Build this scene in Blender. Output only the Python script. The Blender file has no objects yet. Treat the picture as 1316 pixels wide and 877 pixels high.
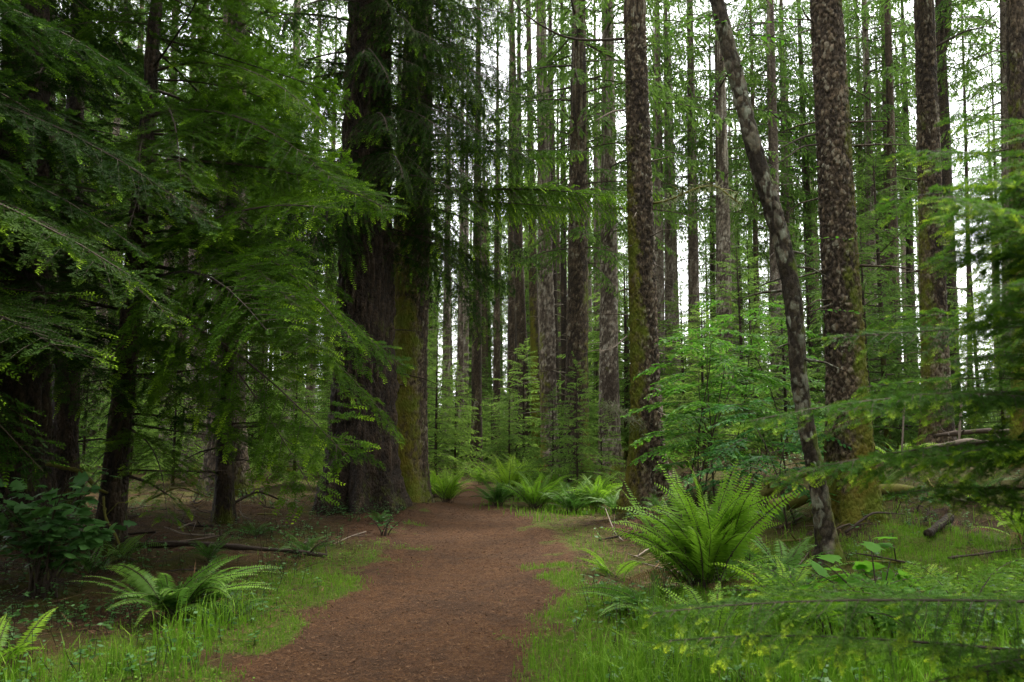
import bpy, math, random
import numpy as np
from mathutils import Vector, Matrix

sc = bpy.context.scene
COL = sc.collection
R = math.radians

# ------------------------------------------------------------------ camera
CAM_Z = 1.5
PITCH = 6.77
FPX = 28.0 / 36.0 * 1316.0
cd = bpy.data.cameras.new('camera')
cam = bpy.data.objects.new('camera', cd)
COL.objects.link(cam)
cd.lens = 28.0
cd.sensor_width = 36.0
cd.clip_start = 0.05
cd.clip_end = 12000
cam.location = (0, 0, CAM_Z)
cam.rotation_euler = (R(90 + PITCH), 0, 0)
cd.dof.use_dof = True
cd.dof.focus_distance = 10.5
cd.dof.aperture_fstop = 3.8
sc.camera = cam

# ------------------------------------------------------------------ sky, sun, exposure
world = bpy.data.worlds.new('World')
sc.world = world
world.use_nodes = True
wt = world.node_tree
wt.nodes.clear()
SUN_EL, SUN_AZ = 62.0, 38.0           # azimuth clockwise from +Y: high, ahead and to the right
sky = wt.nodes.new('ShaderNodeTexSky')
sky.sky_type = 'NISHITA'
sky.sun_disc = False
sky.sun_elevation = R(SUN_EL)
sky.sun_rotation = R(SUN_AZ)
sky.dust_density = 4.0
sky.air_density = 1.0
sky.ozone_density = 1.0
tc = wt.nodes.new('ShaderNodeTexCoord')
cn = wt.nodes.new('ShaderNodeTexNoise')
cn.inputs['Scale'].default_value = 3.0
cn.inputs['Detail'].default_value = 6.0
wt.links.new(tc.outputs['Generated'], cn.inputs['Vector'])
cr = wt.nodes.new('ShaderNodeMapRange')
cr.inputs['From Min'].default_value = 0.25
cr.inputs['From Max'].default_value = 0.7
cr.inputs['To Min'].default_value = 0.65
cr.inputs['To Max'].default_value = 0.95
wt.links.new(cn.outputs['Fac'], cr.inputs['Value'])
wm = wt.nodes.new('ShaderNodeMix')
wm.data_type = 'RGBA'
wt.links.new(cr.outputs['Result'], wm.inputs[0])
wt.links.new(sky.outputs['Color'], wm.inputs[6])
wm.inputs[7].default_value = (7.9, 7.9, 7.8, 1)      # the cloud layer
bg = wt.nodes.new('ShaderNodeBackground')
bg.inputs['Strength'].default_value = 0.07
wo = wt.nodes.new('ShaderNodeOutputWorld')
wt.links.new(wm.outputs[2], bg.inputs['Color'])
wt.links.new(bg.outputs['Background'], wo.inputs['Surface'])

sd = bpy.data.lights.new('sun', 'SUN')
sun = bpy.data.objects.new('sun', sd)
COL.objects.link(sun)
sd.energy = 1.5
sd.angle = R(12)
sd.color = (1.0, 0.96, 0.88)
_d = Vector((math.sin(R(SUN_AZ)) * math.cos(R(SUN_EL)), math.cos(R(SUN_AZ)) * math.cos(R(SUN_EL)), math.sin(R(SUN_EL))))
sun.rotation_euler = (-_d).to_track_quat('-Z', 'Y').to_euler()

sc.view_settings.view_transform = 'Standard'
sc.view_settings.look = 'None'
sc.view_settings.exposure = 2.95
sc.view_settings.gamma = 1.0
sc.view_settings.use_curve_mapping = False
cy = sc.cycles
cy.max_bounces = 7
cy.diffuse_bounces = 4
cy.glossy_bounces = 2
cy.transmission_bounces = 4
cy.transparent_max_bounces = 4
cy.caustics_reflective = False
cy.caustics_refractive = False
cy.use_denoising = True

# ------------------------------------------------------------------ numeric helpers
_perm = np.random.RandomState(7).rand(4096).astype(np.float64)


def _hash(ix, iy, iz):
    h = (ix * 374761393 + iy * 668265263 + iz * 2147483647 + 974711) & 0x7fffffff
    h = ((h ^ (h >> 13)) * 1274126177) & 0x7fffffff
    return _perm[(h ^ (h >> 16)) & 4095]


def vnoise(x, y, z=0.0):
    x, y, z = np.broadcast_arrays(np.asarray(x, float), np.asarray(y, float), np.asarray(z, float))
    ix, iy, iz = np.floor(x).astype(np.int64), np.floor(y).astype(np.int64), np.floor(z).astype(np.int64)
    fx, fy, fz = x - ix, y - iy, z - iz
    fx, fy, fz = fx * fx * (3 - 2 * fx), fy * fy * (3 - 2 * fy), fz * fz * (3 - 2 * fz)
    r = 0
    for a in (0, 1):
        for b in (0, 1):
            for c in (0, 1):
                w = (fx if a else 1 - fx) * (fy if b else 1 - fy) * (fz if c else 1 - fz)
                r = r + w * _hash(ix + a, iy + b, iz + c)
    return r


def fbm(x, y, z=0.0, o=4):
    s, a, t = 0, 1.0, 0
    for i in range(o):
        s = s + a * vnoise(np.asarray(x) * 2 ** i + 17.3 * i, np.asarray(y) * 2 ** i - 9.1 * i, np.asarray(z) * 2 ** i)
        t += a
        a *= .5
    return s / t


def worley(x, y, z):
    """distance to nearest and second nearest feature point, and that point's own number"""
    ix, iy, iz = np.floor(x).astype(np.int64), np.floor(y).astype(np.int64), np.floor(z).astype(np.int64)
    f1 = np.full(x.shape, 9.0)
    f2 = np.full(x.shape, 9.0)
    idn = np.zeros(x.shape)
    for a in (-1, 0, 1):
        for b in (-1, 0, 1):
            for c in (-1, 0, 1):
                jx, jy, jz = ix + a, iy + b, iz + c
                px = jx + _hash(jx, jy, jz)
                py = jy + _hash(jx + 57, jy, jz)
                pz = jz + _hash(jx, jy + 113, jz)
                d = np.sqrt((px - x) ** 2 + (py - y) ** 2 + (pz - z) ** 2)
                n = d < f1
                f2 = np.where(n, f1, np.minimum(f2, d))
                idn = np.where(n, _hash(jx + 5, jy + 7, jz + 9), idn)
                f1 = np.where(n, d, f1)
    return f1, f2, idn


def smooth(a, b, x):
    t = np.clip((np.asarray(x, float) - a) / (b - a), 0, 1)
    return t * t * (3 - 2 * t)


_cp, _sp = math.cos(R(PITCH)), math.sin(R(PITCH))


def at(px, py, Y):
    """the world point seen at photograph pixel (px, py) on the vertical plane y = Y"""
    u, v = (px - 658) / FPX, (438.5 - py) / FPX
    dy, dz = _cp - v * _sp, _sp + v * _cp
    return Vector((u / dy * Y, Y, CAM_Z + dz / dy * Y))


def gnd(px, py, z=0.0):
    u, v = (px - 658) / FPX, (438.5 - py) / FPX
    dy, dz = _cp - v * _sp, _sp + v * _cp
    t = (z - CAM_Z) / dz
    return (u * t, dy * t)


# ------------------------------------------------------------------ path outline and terrain height
PATH_L = [(-1.55, -6), (-1.6, 1.5)] + [gnd(*p) for p in ((300, 877), (352, 835), (400, 800), (452, 755), (478, 722), (502, 694), (527, 670), (552, 656), (584, 645))] + [(-1.95, 22.5), (-2.7, 25.5), (-4.6, 29.5), (-8.5, 33.5), (-16, 37)]
PATH_R = [(.2, -6), (.18, 1.5)] + [gnd(*p) for p in ((690, 877), (700, 820), (706, 770), (714, 730), (722, 705), (708, 688), (684, 672), (655, 659), (628, 649))] + [(-.75, 22.5), (-1.4, 26), (-3.4, 31), (-7.5, 35.4), (-15, 39.2)]
_lx = np.array(PATH_L)
_rx = np.array(PATH_R)


def path_sd(x, y):
    """metres outside the path's edge (negative inside)"""
    l = np.interp(y, _lx[:, 1], _lx[:, 0])
    r = np.interp(y, _rx[:, 1], _rx[:, 0])
    w = 0.16 * (fbm(np.asarray(x) * 1.1, np.asarray(y) * 1.1, 3.3) - .5) * 2
    return np.maximum(l - x, x - r) + w


def H(x, y):
    x = np.asarray(x, float)
    y = np.asarray(y, float)
    s = path_sd(x, y)
    off = smooth(0, 1.6, s)
    h = .92 * smooth(1.5, 5.4, x) * smooth(8.0, 12.6, y) * (1 + .12 * smooth(13, 22, y))
    h = h + .22 * smooth(-2.4, -6.0, x) * smooth(5, 11, y) * (1 - .6 * smooth(20, 45, y))
    h = h + .16 * np.exp(-((x - 3.1) ** 2 + (y - 14.6) ** 2) / 2.2)                # root mound of the nearest trunk on the right
    h = h + .16 * np.exp(-((x + 2.6) ** 2 / 2.2 + (y - 16.0) ** 2 / 5))           # and of the twin trunks on the left
    h = h + .13 * np.exp(-((x - 4.2) ** 2 + (y - 9.7) ** 2) / .5)
    n = fbm(x * .55, y * .55, 1.1, 4) - .5
    n2 = fbm(x * 2.7, y * 2.7, 5.1, 3) - .5
    h = h + off * (.46 * n + .14 * n2) + (1 - off) * (.05 * n + .03 * n2)
    h = h - .035 * (1 - smooth(-.45, .1, s))
    h = h * (1 - smooth(150, 400, np.hypot(x, y)))
    return h


def h1(x, y):
    return float(H(np.array([x]), np.array([y]))[0])


cam.location.z = CAM_Z


# how grassy the ground is, 0..1
def grassy(x, y):
    x = np.asarray(x, float)
    y = np.asarray(y, float)
    s = path_sd(x, y)
    n = fbm(x * .8 + 31, y * .8, 9.0, 4)
    l = np.interp(y, _lx[:, 1], _lx[:, 0])
    n3 = fbm(x * 2.3 + 3, y * 2.3, 6.0, 3)
    lo = .36 - .22 * (1 - smooth(4.2, 7.5, y)) + .10 * smooth(8.5, 10.5, y) - .05 * smooth(2.5, 5, x) * (1 - smooth(10.2, 11.5, y))
    right = smooth(-.12, .34, s + (n3 - .5) * .6) * (x > l) * (1 - smooth(10.2, 12.6, y + 1.2 * (n - .5))) * smooth(lo, lo + .2, .6 * n + .4 * n3)
    right = np.maximum(right, .85 * smooth(-.15, .2, s + (n3 - .5) * .5) * (1 - smooth(.45, 1.0, s + (n3 - .5) * .8)) * (x > l) * (1 - smooth(14.5, 17, y)) * smooth(.40, .55, n3 + .06))
    right = right * (1 - .30 * smooth(9.3, 10.4, y))
    right = right * (1 - .95 * np.exp(-((x - 2.3) ** 2 / .9 + (y - 12.2) ** 2 / 5.0)))
    left = smooth(-.30, .12, s + (n3 - .5) * .5) * (x < l) * (1 - smooth(.5, 1.9, s + (n - .5) * 2.4 - 1.0 * (1 - smooth(4.4, 6.6, y)) + .25 * smooth(7.0, 9.0, y))) * (1 - smooth(9.5, 12.5, y)) * smooth(.36, .56, .55 * n + .45 * n3 + .07)
    far = smooth(.1, .5, s) * smooth(14.5, 16.5, y) * (1 - smooth(21, 26, y)) * np.exp(-((x - .9) / 1.6) ** 2) * smooth(.35, .5, n)
    inner = .55 * (s < .2) * smooth(.66, .80, fbm(x * 1.9 + 8, y * 1.9, 2.0, 3) + .1 * smooth(-.7, .05, s) - .06)
    return np.clip(right + left + far * .9 + inner, 0, 1)


# ------------------------------------------------------------------ mesh builder
class MB:
    def __init__(s):
        s.v, s.f, s.m, s.t, s.r, s.n = [], [], [], [], [], 0

    def add(s, V, F, mat=0, tip=0.0, rnd=0.5):
        V = np.asarray(V, float).reshape(-1, 3)
        F = np.asarray(F, np.int64)
        if len(V) == 0 or len(F) == 0:
            return
        s.v.append(V)
        s.f.append(F + s.n)
        s.m.append(np.full(len(F), mat, np.int32))
        s.t.append(np.broadcast_to(np.asarray(tip, float), (len(V),)))
        s.r.append(np.broadcast_to(np.asarray(rnd, float), (len(V),)))
        s.n += len(V)

    def merge(s, o, M, dr=0.0):
        M = np.asarray(M, float)
        for V, F, m, t, r in o.pieces():
            s.v.append(V @ M[:3, :3].T + M[:3, 3])
            s.f.append(F + s.n)
            s.m.append(m)
            s.t.append(t)
            s.r.append(np.clip(r + dr, 0, 1))
        s.n += o.n

    def pieces(s):
        """(all vertices go with the first entry; faces of equal size stay together)"""
        if not hasattr(s, '_p') or s._pn != s.n:
            V, t, r = np.concatenate(s.v), np.concatenate(s.t), np.concatenate(s.r)
            out = []
            for k in sorted({f.shape[1] for f in s.f}):
                F = np.concatenate([f for f in s.f if f.shape[1] == k])
                m = np.concatenate([m for f, m in zip(s.f, s.m) if f.shape[1] == k])
                out.append((V if not out else np.zeros((0, 3)), F, m, t if len(out) == 0 else t[:0], r if len(out) == 0 else r[:0]))
            s._p, s._pn = out, s.n
        return s._p

    def mesh(s, name, mats, smooth_shade=False):
        me = bpy.data.meshes.new(name)
        V = np.concatenate(s.v)
        me.vertices.add(len(V))
        me.vertices.foreach_set('co', V.astype(np.float32).ravel())
        loops = np.concatenate([f.ravel() for f in s.f]).astype(np.int32)
        cnt = np.concatenate([np.full(len(f), f.shape[1], np.int32) for f in s.f])
        me.loops.add(len(loops))
        me.loops.foreach_set('vertex_index', loops)
        me.polygons.add(len(cnt))
        st = np.zeros(len(cnt), np.int32)
        st[1:] = np.cumsum(cnt)[:-1]
        me.polygons.foreach_set('loop_start', st)
        me.polygons.foreach_set('material_index', np.concatenate(s.m).astype(np.int32))
        me.polygons.foreach_set('use_smooth', np.full(len(cnt), smooth_shade, bool))
        for nm, arr in (('tip', s.t), ('rnd', s.r)):
            a = me.attributes.new(nm, 'FLOAT', 'POINT')
            a.data.foreach_set('value', np.concatenate(arr).astype(np.float32))
        for m in mats:
            me.materials.append(m)
        me.update(calc_edges=True)
        return me


def link(name, me, parent=None, loc=(0, 0, 0)):
    o = bpy.data.objects.new(name, me)
    COL.objects.link(o)
    o.location = loc
    if parent is not None:
        o.parent = parent
    return o


def tag(o, label=None, cat=None, group=None, kind=None):
    if label:
        o['label'] = label
    if cat:
        o['category'] = cat
    if group:
        o['group'] = group
    if kind:
        o['kind'] = kind
    return o


def empty(name, loc, rz=0.0):
    o = bpy.data.objects.new(name, None)
    COL.objects.link(o)
    o.location = loc
    o.rotation_euler = (0, 0, rz)
    o.empty_display_size = .2
    return o


def mat4(loc=(0, 0, 0), rz=0.0, pitch=0.0, roll=0.0, s=1.0):
    M = Matrix.Translation(Vector(loc)) @ Matrix.Rotation(rz, 4, 'Z') @ Matrix.Rotation(-pitch, 4, 'Y') @ Matrix.Rotation(roll, 4, 'X')
    sv = (s, s, s) if not hasattr(s, '__len__') else s
    return np.array(M @ Matrix.Diagonal((*sv, 1)))


def tube(pts, rad, seg=8, cap=True):
    """a round rod along pts -> (V, F quads) ; ends closed by collapsing"""
    P = np.asarray(pts, float)
    r = np.broadcast_to(np.asarray(rad, float), (len(P),))
    T = np.gradient(P, axis=0)
    T /= np.linalg.norm(T, axis=1)[:, None] + 1e-9
    ref = np.array([0, 0, 1.0]) if abs(T[:, 2]).mean() < .8 else np.array([0, 1.0, 0])
    A = np.cross(T, ref)
    A /= np.linalg.norm(A, axis=1)[:, None] + 1e-9
    B = np.cross(A, T)
    th = np.linspace(0, 2 * np.pi, seg, endpoint=False)
    V = P[:, None] + (np.cos(th)[None, :, None] * A[:, None] + np.sin(th)[None, :, None] * B[:, None]) * r[:, None, None]
    n = len(P)
    i = np.arange(n - 1)[:, None] * seg
    j = np.arange(seg)[None]
    k = (j + 1) % seg
    F = np.stack([i + j, i + k, i + seg + k, i + seg + j], -1).reshape(-1, 4)
    V = V.reshape(-1, 3)
    if cap:
        V = np.concatenate([V, P[:1], P[-1:]])
        a, b = n * seg, n * seg + 1
        jj = np.arange(seg)
        kk = (jj + 1) % seg
        # caps as degenerate-free quads is not possible: use triangles
        tri = np.concatenate([np.stack([kk, jj, np.full(seg, a)], -1), np.stack([(n - 1) * seg + jj, (n - 1) * seg + kk, np.full(seg, b)], -1)])
        return V, F, tri
    return V, F, None


def add_tube(mb, pts, rad, seg=8, mat=0, tip=0.0, rnd=.5):
    V, F, tri = tube(pts, rad, seg)
    n0 = mb.n
    mb.add(V, F, mat, tip, rnd)
    if tri is not None:
        mb.f.append(tri + n0)
        mb.m.append(np.full(len(tri), mat, np.int32))


def unit(a):
    return a / (np.linalg.norm(a, axis=-1, keepdims=True) + 1e-9)


def blades(mb, b, u, w, ln, nrm, mat=0, tip=0.0, rnd=.5, mid=.42):
    """narrow pointed leaf blades, one quad each"""
    b = np.asarray(b, float)
    n = len(b)
    if n == 0:
        return
    u = unit(u)
    sd_ = unit(np.cross(nrm, u))
    ln = np.broadcast_to(ln, (n,))[:, None]
    w = np.broadcast_to(w, (n,))[:, None]
    m = b + u * ln * mid
    V = np.stack([b, m + sd_ * w * .5, b + u * ln, m - sd_ * w * .5], 1).reshape(-1, 3)
    F = np.arange(4 * n).reshape(n, 4)
    mb.add(V, F, mat, np.repeat(np.broadcast_to(tip, (n,)), 4), np.repeat(np.broadcast_to(rnd, (n,)), 4))


def needle_rows(mb, b, u, ln, nrm, nl, nw, gap, mat, tip, rnd, g):
    """twiglets clothed in separate needles"""
    u = unit(u)
    sd_ = unit(np.cross(nrm, u))
    up = np.cross(u, sd_)
    K = max(3, int(np.max(ln) / gap))
    B, D, T, Q, LL, NN = [], [], [], [], [], []
    for k in range(K):
        f = (k + .5) / K
        for s_ in (-1, 1):
            j = g.normal(0, .12, (len(b), 3))
            B.append(b + u * (ln * f)[:, None])
            D.append(u * (.45 + .6 * f ** 3) + sd_ * s_ * .9 * (1 - .5 * f ** 4) + up * g.uniform(-.05, .4, len(b))[:, None] + j)
            LL.append(nl * (1 - .35 * abs(f - .45) * 2) * g.uniform(.75, 1.1, len(b)))
            T.append(np.clip(tip * (.3 + .7 * f) + (f > .8) * tip * .2, 0, 1))
            Q.append(np.clip(rnd + g.normal(0, .1, len(b)), 0, 1))
            NN.append(nrm)
    blades(mb, np.concatenate(B), np.concatenate(D), nw, np.concatenate(LL), np.concatenate(NN), mat, np.concatenate(T), np.concatenate(Q), .5)


def bough(g, L, half=.34, step=.08, tstep=.035, tlen=.085, bw=.016, droop=.18, rise=.1, hang=.15, tipw=.5, needles=False, bare=.1, ang=(46, 66), wood=1, sub=1.0, r0=.011, jz=.35, t0=.62):
    """a conifer bough along +X: axis, side shoots, and twiglets on each side shoot"""
    mb = MB()
    wob = g.normal(0, .035, 3)

    def ax(s):
        s = np.asarray(s, float)
        return np.stack([s * L * (1 - .12 * droop * s), L * (wob[0] * np.sin(3.1 * s) + wob[1] * s * s), L * (rise * s - (rise + droop) * s ** 2.2 + wob[2] * .4 * np.sin(4 * s))], -1)
    ss = np.linspace(0, 1, 9)
    add_tube(mb, ax(ss), r0 * L * (1.02 - ss) + .0012, 4, wood, 0, g.uniform())
    n = max(4, int(L * (1 - bare) / step))
    BB, UU, WW, LN, NR, TP, RD = [], [], [], [], [], [], []
    sv, sw = [], []
    for i in range(n):
        s = bare + (1 - bare) * (i + g.uniform(.2, .8)) / n
        p = ax(s)
        T = unit(ax(min(s + .02, 1.02)) - ax(s - .02))
        for side in (-1, 1):
            if g.uniform() < .07:
                continue
            prof = min(1, ((s - bare) / (.22)) * .7 + .3) * (1 - s) ** .75 + .07
            l = half * L * prof * g.uniform(.6, 1.15)
            if l < tlen * .6:
                l = tlen * .6
            a = R(g.uniform(*ang))
            yv = np.array([-T[1], T[0], 0.0])
            yv /= np.linalg.norm(yv) + 1e-9
            d = T * math.cos(a) + yv * side * math.sin(a) + np.array([0, 0, g.normal(0, .10) - hang * .5])
            d = unit(d)
            m = max(2, int(l / tstep))
            t = (np.arange(m) + g.uniform(.2, .8, m)) / m
            Q = p + d * (t * l)[:, None] + np.array([0, 0, -1.0]) * (hang * l * t ** 2)[:, None]
            Dt = unit(d + np.array([0, 0, -1.0]) * (2 * hang * t)[:, None])
            end = p + d * l + np.array([0, 0, -hang * l])
            wv = yv * .0022
            mid = p + d * l * .5 + np.array([0, 0, -hang * l * .25])
            sv.append(np.stack([p - wv * 1.6, p + wv * 1.6, mid + wv, mid - wv]))
            sv.append(np.stack([mid - wv, mid + wv, end + wv * .3, end - wv * .3]))
            nr0 = unit(np.array([0, 0, 1.0]) - d * d[2] * .9)
            new = g.uniform() < tipw
            base_r = g.uniform(.2, .8)
            for sd2 in (-1, 1):
                b2 = R(1) * g.uniform(28, 74, m)
                latv = unit(np.cross(nr0, Dt))
                uu = Dt * np.cos(b2)[:, None] + latv * (sd2 * np.sin(b2))[:, None] + g.normal(0, .22, (m, 3)) + np.array([0, 0, -hang * .6])
                keep = g.uniform(size=m) < .9 * sub
                ll = tlen * (1 - .55 * t) * g.uniform(.6, 1.15, m) * (.55 + .45 * prof)
                BB.append(Q[keep]); UU.append(uu[keep]); LN.append(ll[keep])
                NR.append((nr0 + g.normal(0, jz, (m, 3)))[keep])
                TP.append((np.clip((t - t0) * .84 / (1 - t0), 0, 1) * (1.0 if new else .12) * g.uniform(.3, 1, m))[keep])
                RD.append(np.clip(base_r + g.normal(0, .15, m), 0, 1)[keep])
            BB.append(end[None] - d * tlen * .3); UU.append(Dt[-1:]); LN.append(np.array([tlen * g.uniform(.7, 1)]))
            NR.append(nr0[None] + g.normal(0, jz, (1, 3))); TP.append(np.array([1.0 if new else .2])); RD.append(np.array([base_r]))
            # shoots straight off the side twig keep it clothed
            BB.append(Q); UU.append(Dt + g.normal(0, .1, Dt.shape)); LN.append(np.full(m, tstep * 1.9))
            NR.append(nr0 + g.normal(0, jz, (m, 3))); TP.append(np.clip((t - t0 - .05) / (.95 - t0), 0, 1) * (1.0 if new else .1)); RD.append(np.full(m, base_r))
    B, U, LNN, N, TT, RR = map(np.concatenate, (BB, UU, LN, NR, TP, RD))
    if needles:
        needle_rows(mb, B, U, LNN, N, needles[0], needles[1], needles[2], 0, TT, RR, g)
    else:
        blades(mb, B, U, bw * g.uniform(.7, 1.2, len(B)), LNN, N, 0, TT, RR)
    S = np.concatenate(sv)
    mb.add(S, np.arange(len(S)).reshape(-1, 4), wood, 0, .5)
    return mb


# ------------------------------------------------------------------ materials
def nodes(name):
    m = bpy.data.materials.new(name)
    m.use_nodes = True
    nt = m.node_tree
    nt.nodes.clear()
    out = nt.nodes.new('ShaderNodeOutputMaterial')
    return m, nt, out


def N(nt, typ, **kw):
    n = nt.nodes.new(typ)
    for k, v in kw.items():
        if k in n.inputs:
            n.inputs[k].default_value = v
        else:
            setattr(n, k, v)
    return n


def mixc(nt, fac, a, b, mode='MIX'):
    n = nt.nodes.new('ShaderNodeMix')
    n.data_type = 'RGBA'
    n.blend_type = mode
    for idx, v in ((0, fac), (6, a), (7, b)):
        if hasattr(v, 'is_output'):
            nt.links.new(v, n.inputs[idx])
        elif idx == 0:
            n.inputs[0].default_value = v
        else:
            n.inputs[idx].default_value = (*v, 1)
    return n.outputs[2]


def mth(nt, op, a, b=0.0, clamp=False):
    n = nt.nodes.new('ShaderNodeMath')
    n.operation = op
    n.use_clamp = clamp
    for i, v in enumerate((a, b)):
        if hasattr(v, 'is_output'):
            nt.links.new(v, n.inputs[i])
        else:
            n.inputs[i].default_value = v
    return n.outputs[0]


def rng_map(nt, v, a, b, c=0.0, d=1.0):
    n = nt.nodes.new('ShaderNodeMapRange')
    n.inputs['From Min'].default_value = a
    n.inputs['From Max'].default_value = b
    n.inputs['To Min'].default_value = c
    n.inputs['To Max'].default_value = d
    nt.links.new(v, n.inputs['Value'])
    return n.outputs['Result']


def attr(nt, name):
    n = nt.nodes.new('ShaderNodeAttribute')
    n.attribute_name = name
    return n.outputs['Fac']


def leaf_mat(name, dark, mid, new, trans=.35, rough=.55, spec=.3, var=.25):
    m, nt, out = nodes(name)
    r, t = attr(nt, 'rnd'), attr(nt, 'tip')
    oi = N(nt, 'ShaderNodeObjectInfo')
    geo = N(nt, 'ShaderNodeTexCoord')
    nz = N(nt, 'ShaderNodeTexNoise', Scale=1.3, Detail=2.0)
    nt.links.new(geo.outputs['Object'], nz.inputs['Vector'])
    rr = mth(nt, 'ADD', r, mth(nt, 'MULTIPLY', mth(nt, 'SUBTRACT', nz.outputs['Fac'], .5), 1.2), True)
    c = mixc(nt, rr, dark, mid)
    c = mixc(nt, t, c, new)
    hs = N(nt, 'ShaderNodeHueSaturation')
    nt.links.new(rng_map(nt, oi.outputs['Random'], 0, 1, 1 - var, 1 + var), hs.inputs['Value'])
    nt.links.new(rng_map(nt, oi.outputs['Random'], 0, 1, .515, .49), hs.inputs['Hue'])
    nt.links.new(c, hs.inputs['Color'])
    c = hs.outputs['Color']
    p = N(nt, 'ShaderNodeBsdfPrincipled', Roughness=rough)
    p.inputs['Specular IOR Level'].default_value = spec
    nt.links.new(c, p.inputs['Base Color'])
    tr = N(nt, 'ShaderNodeBsdfTranslucent')
    tcx = mixc(nt, .45, c, tuple(min(1, v * 1.7) for v in mid))
    nt.links.new(tcx, tr.inputs['Color'])
    mx = N(nt, 'ShaderNodeMixShader')
    mx.inputs[0].default_value = trans
    nt.links.new(p.outputs[0], mx.inputs[1])
    nt.links.new(tr.outputs[0], mx.inputs[2])
    nt.links.new(mx.outputs[0], out.inputs['Surface'])
    return m


def bark_mat(name, base, plate, lichen, moss, scale=1.0, lich=.5, bump=.5):
    m, nt, out = nodes(name)
    tcn = N(nt, 'ShaderNodeTexCoord')
    mp = N(nt, 'ShaderNodeMapping')
    mp.inputs['Scale'].default_value = (scale, scale, scale * .55)
    nt.links.new(tcn.outputs['Object'], mp.inputs['Vector'])
    v = N(nt, 'ShaderNodeTexVoronoi', Scale=26.0, Randomness=1.0)
    nt.links.new(mp.outputs[0], v.inputs['Vector'])
    n1 = N(nt, 'ShaderNodeTexNoise', Scale=9.0, Detail=8.0, Roughness=.7)
    nt.links.new(mp.outputs[0], n1.inputs['Vector'])
    n2 = N(nt, 'ShaderNodeTexNoise', Scale=1.7, Detail=4.0, Roughness=.6)
    nt.links.new(tcn.outputs['Object'], n2.inputs['Vector'])
    n3 = N(nt, 'ShaderNodeTexNoise', Scale=48.0, Detail=4.0, Roughness=.7)
    nt.links.new(tcn.outputs['Object'], n3.inputs['Vector'])
    sepc = N(nt, 'ShaderNodeSeparateColor')
    nt.links.new(v.outputs['Color'], sepc.inputs[0])
    pr = attr(nt, 'rnd')
    pf = mth(nt, 'ADD', mth(nt, 'MULTIPLY', sepc.outputs[0], .45), mth(nt, 'ADD', mth(nt, 'MULTIPLY', pr, 1.15), mth(nt, 'MULTIPLY', mth(nt, 'SUBTRACT', n3.outputs['Fac'], .5), 1.1)))
    c = mixc(nt, rng_map(nt, pf, .35, 1.0), base, plate)
    c = mixc(nt, rng_map(nt, pf, .95, 1.3), c, tuple(v * 1.7 for v in plate))
    # pale lichen on whole scales, and in blotches
    lf = mth(nt, 'MULTIPLY', rng_map(nt, mth(nt, 'ADD', mth(nt, 'MULTIPLY', sepc.outputs[1], .45), mth(nt, 'MULTIPLY', pr, .75)), .98 - lich * .72, 1.12 - lich * .72), rng_map(nt, n1.outputs['Fac'], .38, .62))
    lf = mth(nt, 'MULTIPLY', lf, rng_map(nt, n2.outputs['Fac'], .36, .6, .15, 1.0))
    lf = mth(nt, 'MULTIPLY', lf, rng_map(nt, pr, .2, .5))
    c = mixc(nt, lf, c, lichen)
    mo = attr(nt, 'tip')
    mf = rng_map(nt, mth(nt, 'ADD', mth(nt, 'MULTIPLY', mo, 1.0), mth(nt, 'ADD', mth(nt, 'MULTIPLY', mth(nt, 'SUBTRACT', n1.outputs['Fac'], .5), 1.1), mth(nt, 'MULTIPLY', mth(nt, 'SUBTRACT', n2.outputs['Fac'], .5), 1.0))), .38, .62)
    mcol = mixc(nt, n3.outputs['Fac'], tuple(x * .6 for x in moss), tuple(min(1, x * 1.5) for x in moss))
    mcol = mixc(nt, rng_map(nt, n2.outputs['Fac'], .4, .6), mcol, (moss[0] * .75, moss[1] * 1.15, moss[2] * .8))
    c = mixc(nt, mf, c, mcol)
    p = N(nt, 'ShaderNodeBsdfPrincipled', Roughness=.85)
    p.inputs['Specular IOR Level'].default_value = .25
    nt.links.new(c, p.inputs['Base Color'])
    hgt = mth(nt, 'ADD', mth(nt, 'MULTIPLY', mth(nt, 'SUBTRACT', .6, v.outputs['Distance']), .9), mth(nt, 'ADD', mth(nt, 'MULTIPLY', n1.outputs['Fac'], .8), mth(nt, 'MULTIPLY', n3.outputs['Fac'], .35)))
    bp = N(nt, 'ShaderNodeBump', Strength=bump, Distance=.035)
    nt.links.new(hgt, bp.inputs['Height'])
    nt.links.new(bp.outputs[0], p.inputs['Normal'])
    nt.links.new(p.outputs[0], out.inputs['Surface'])
    return m


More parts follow.
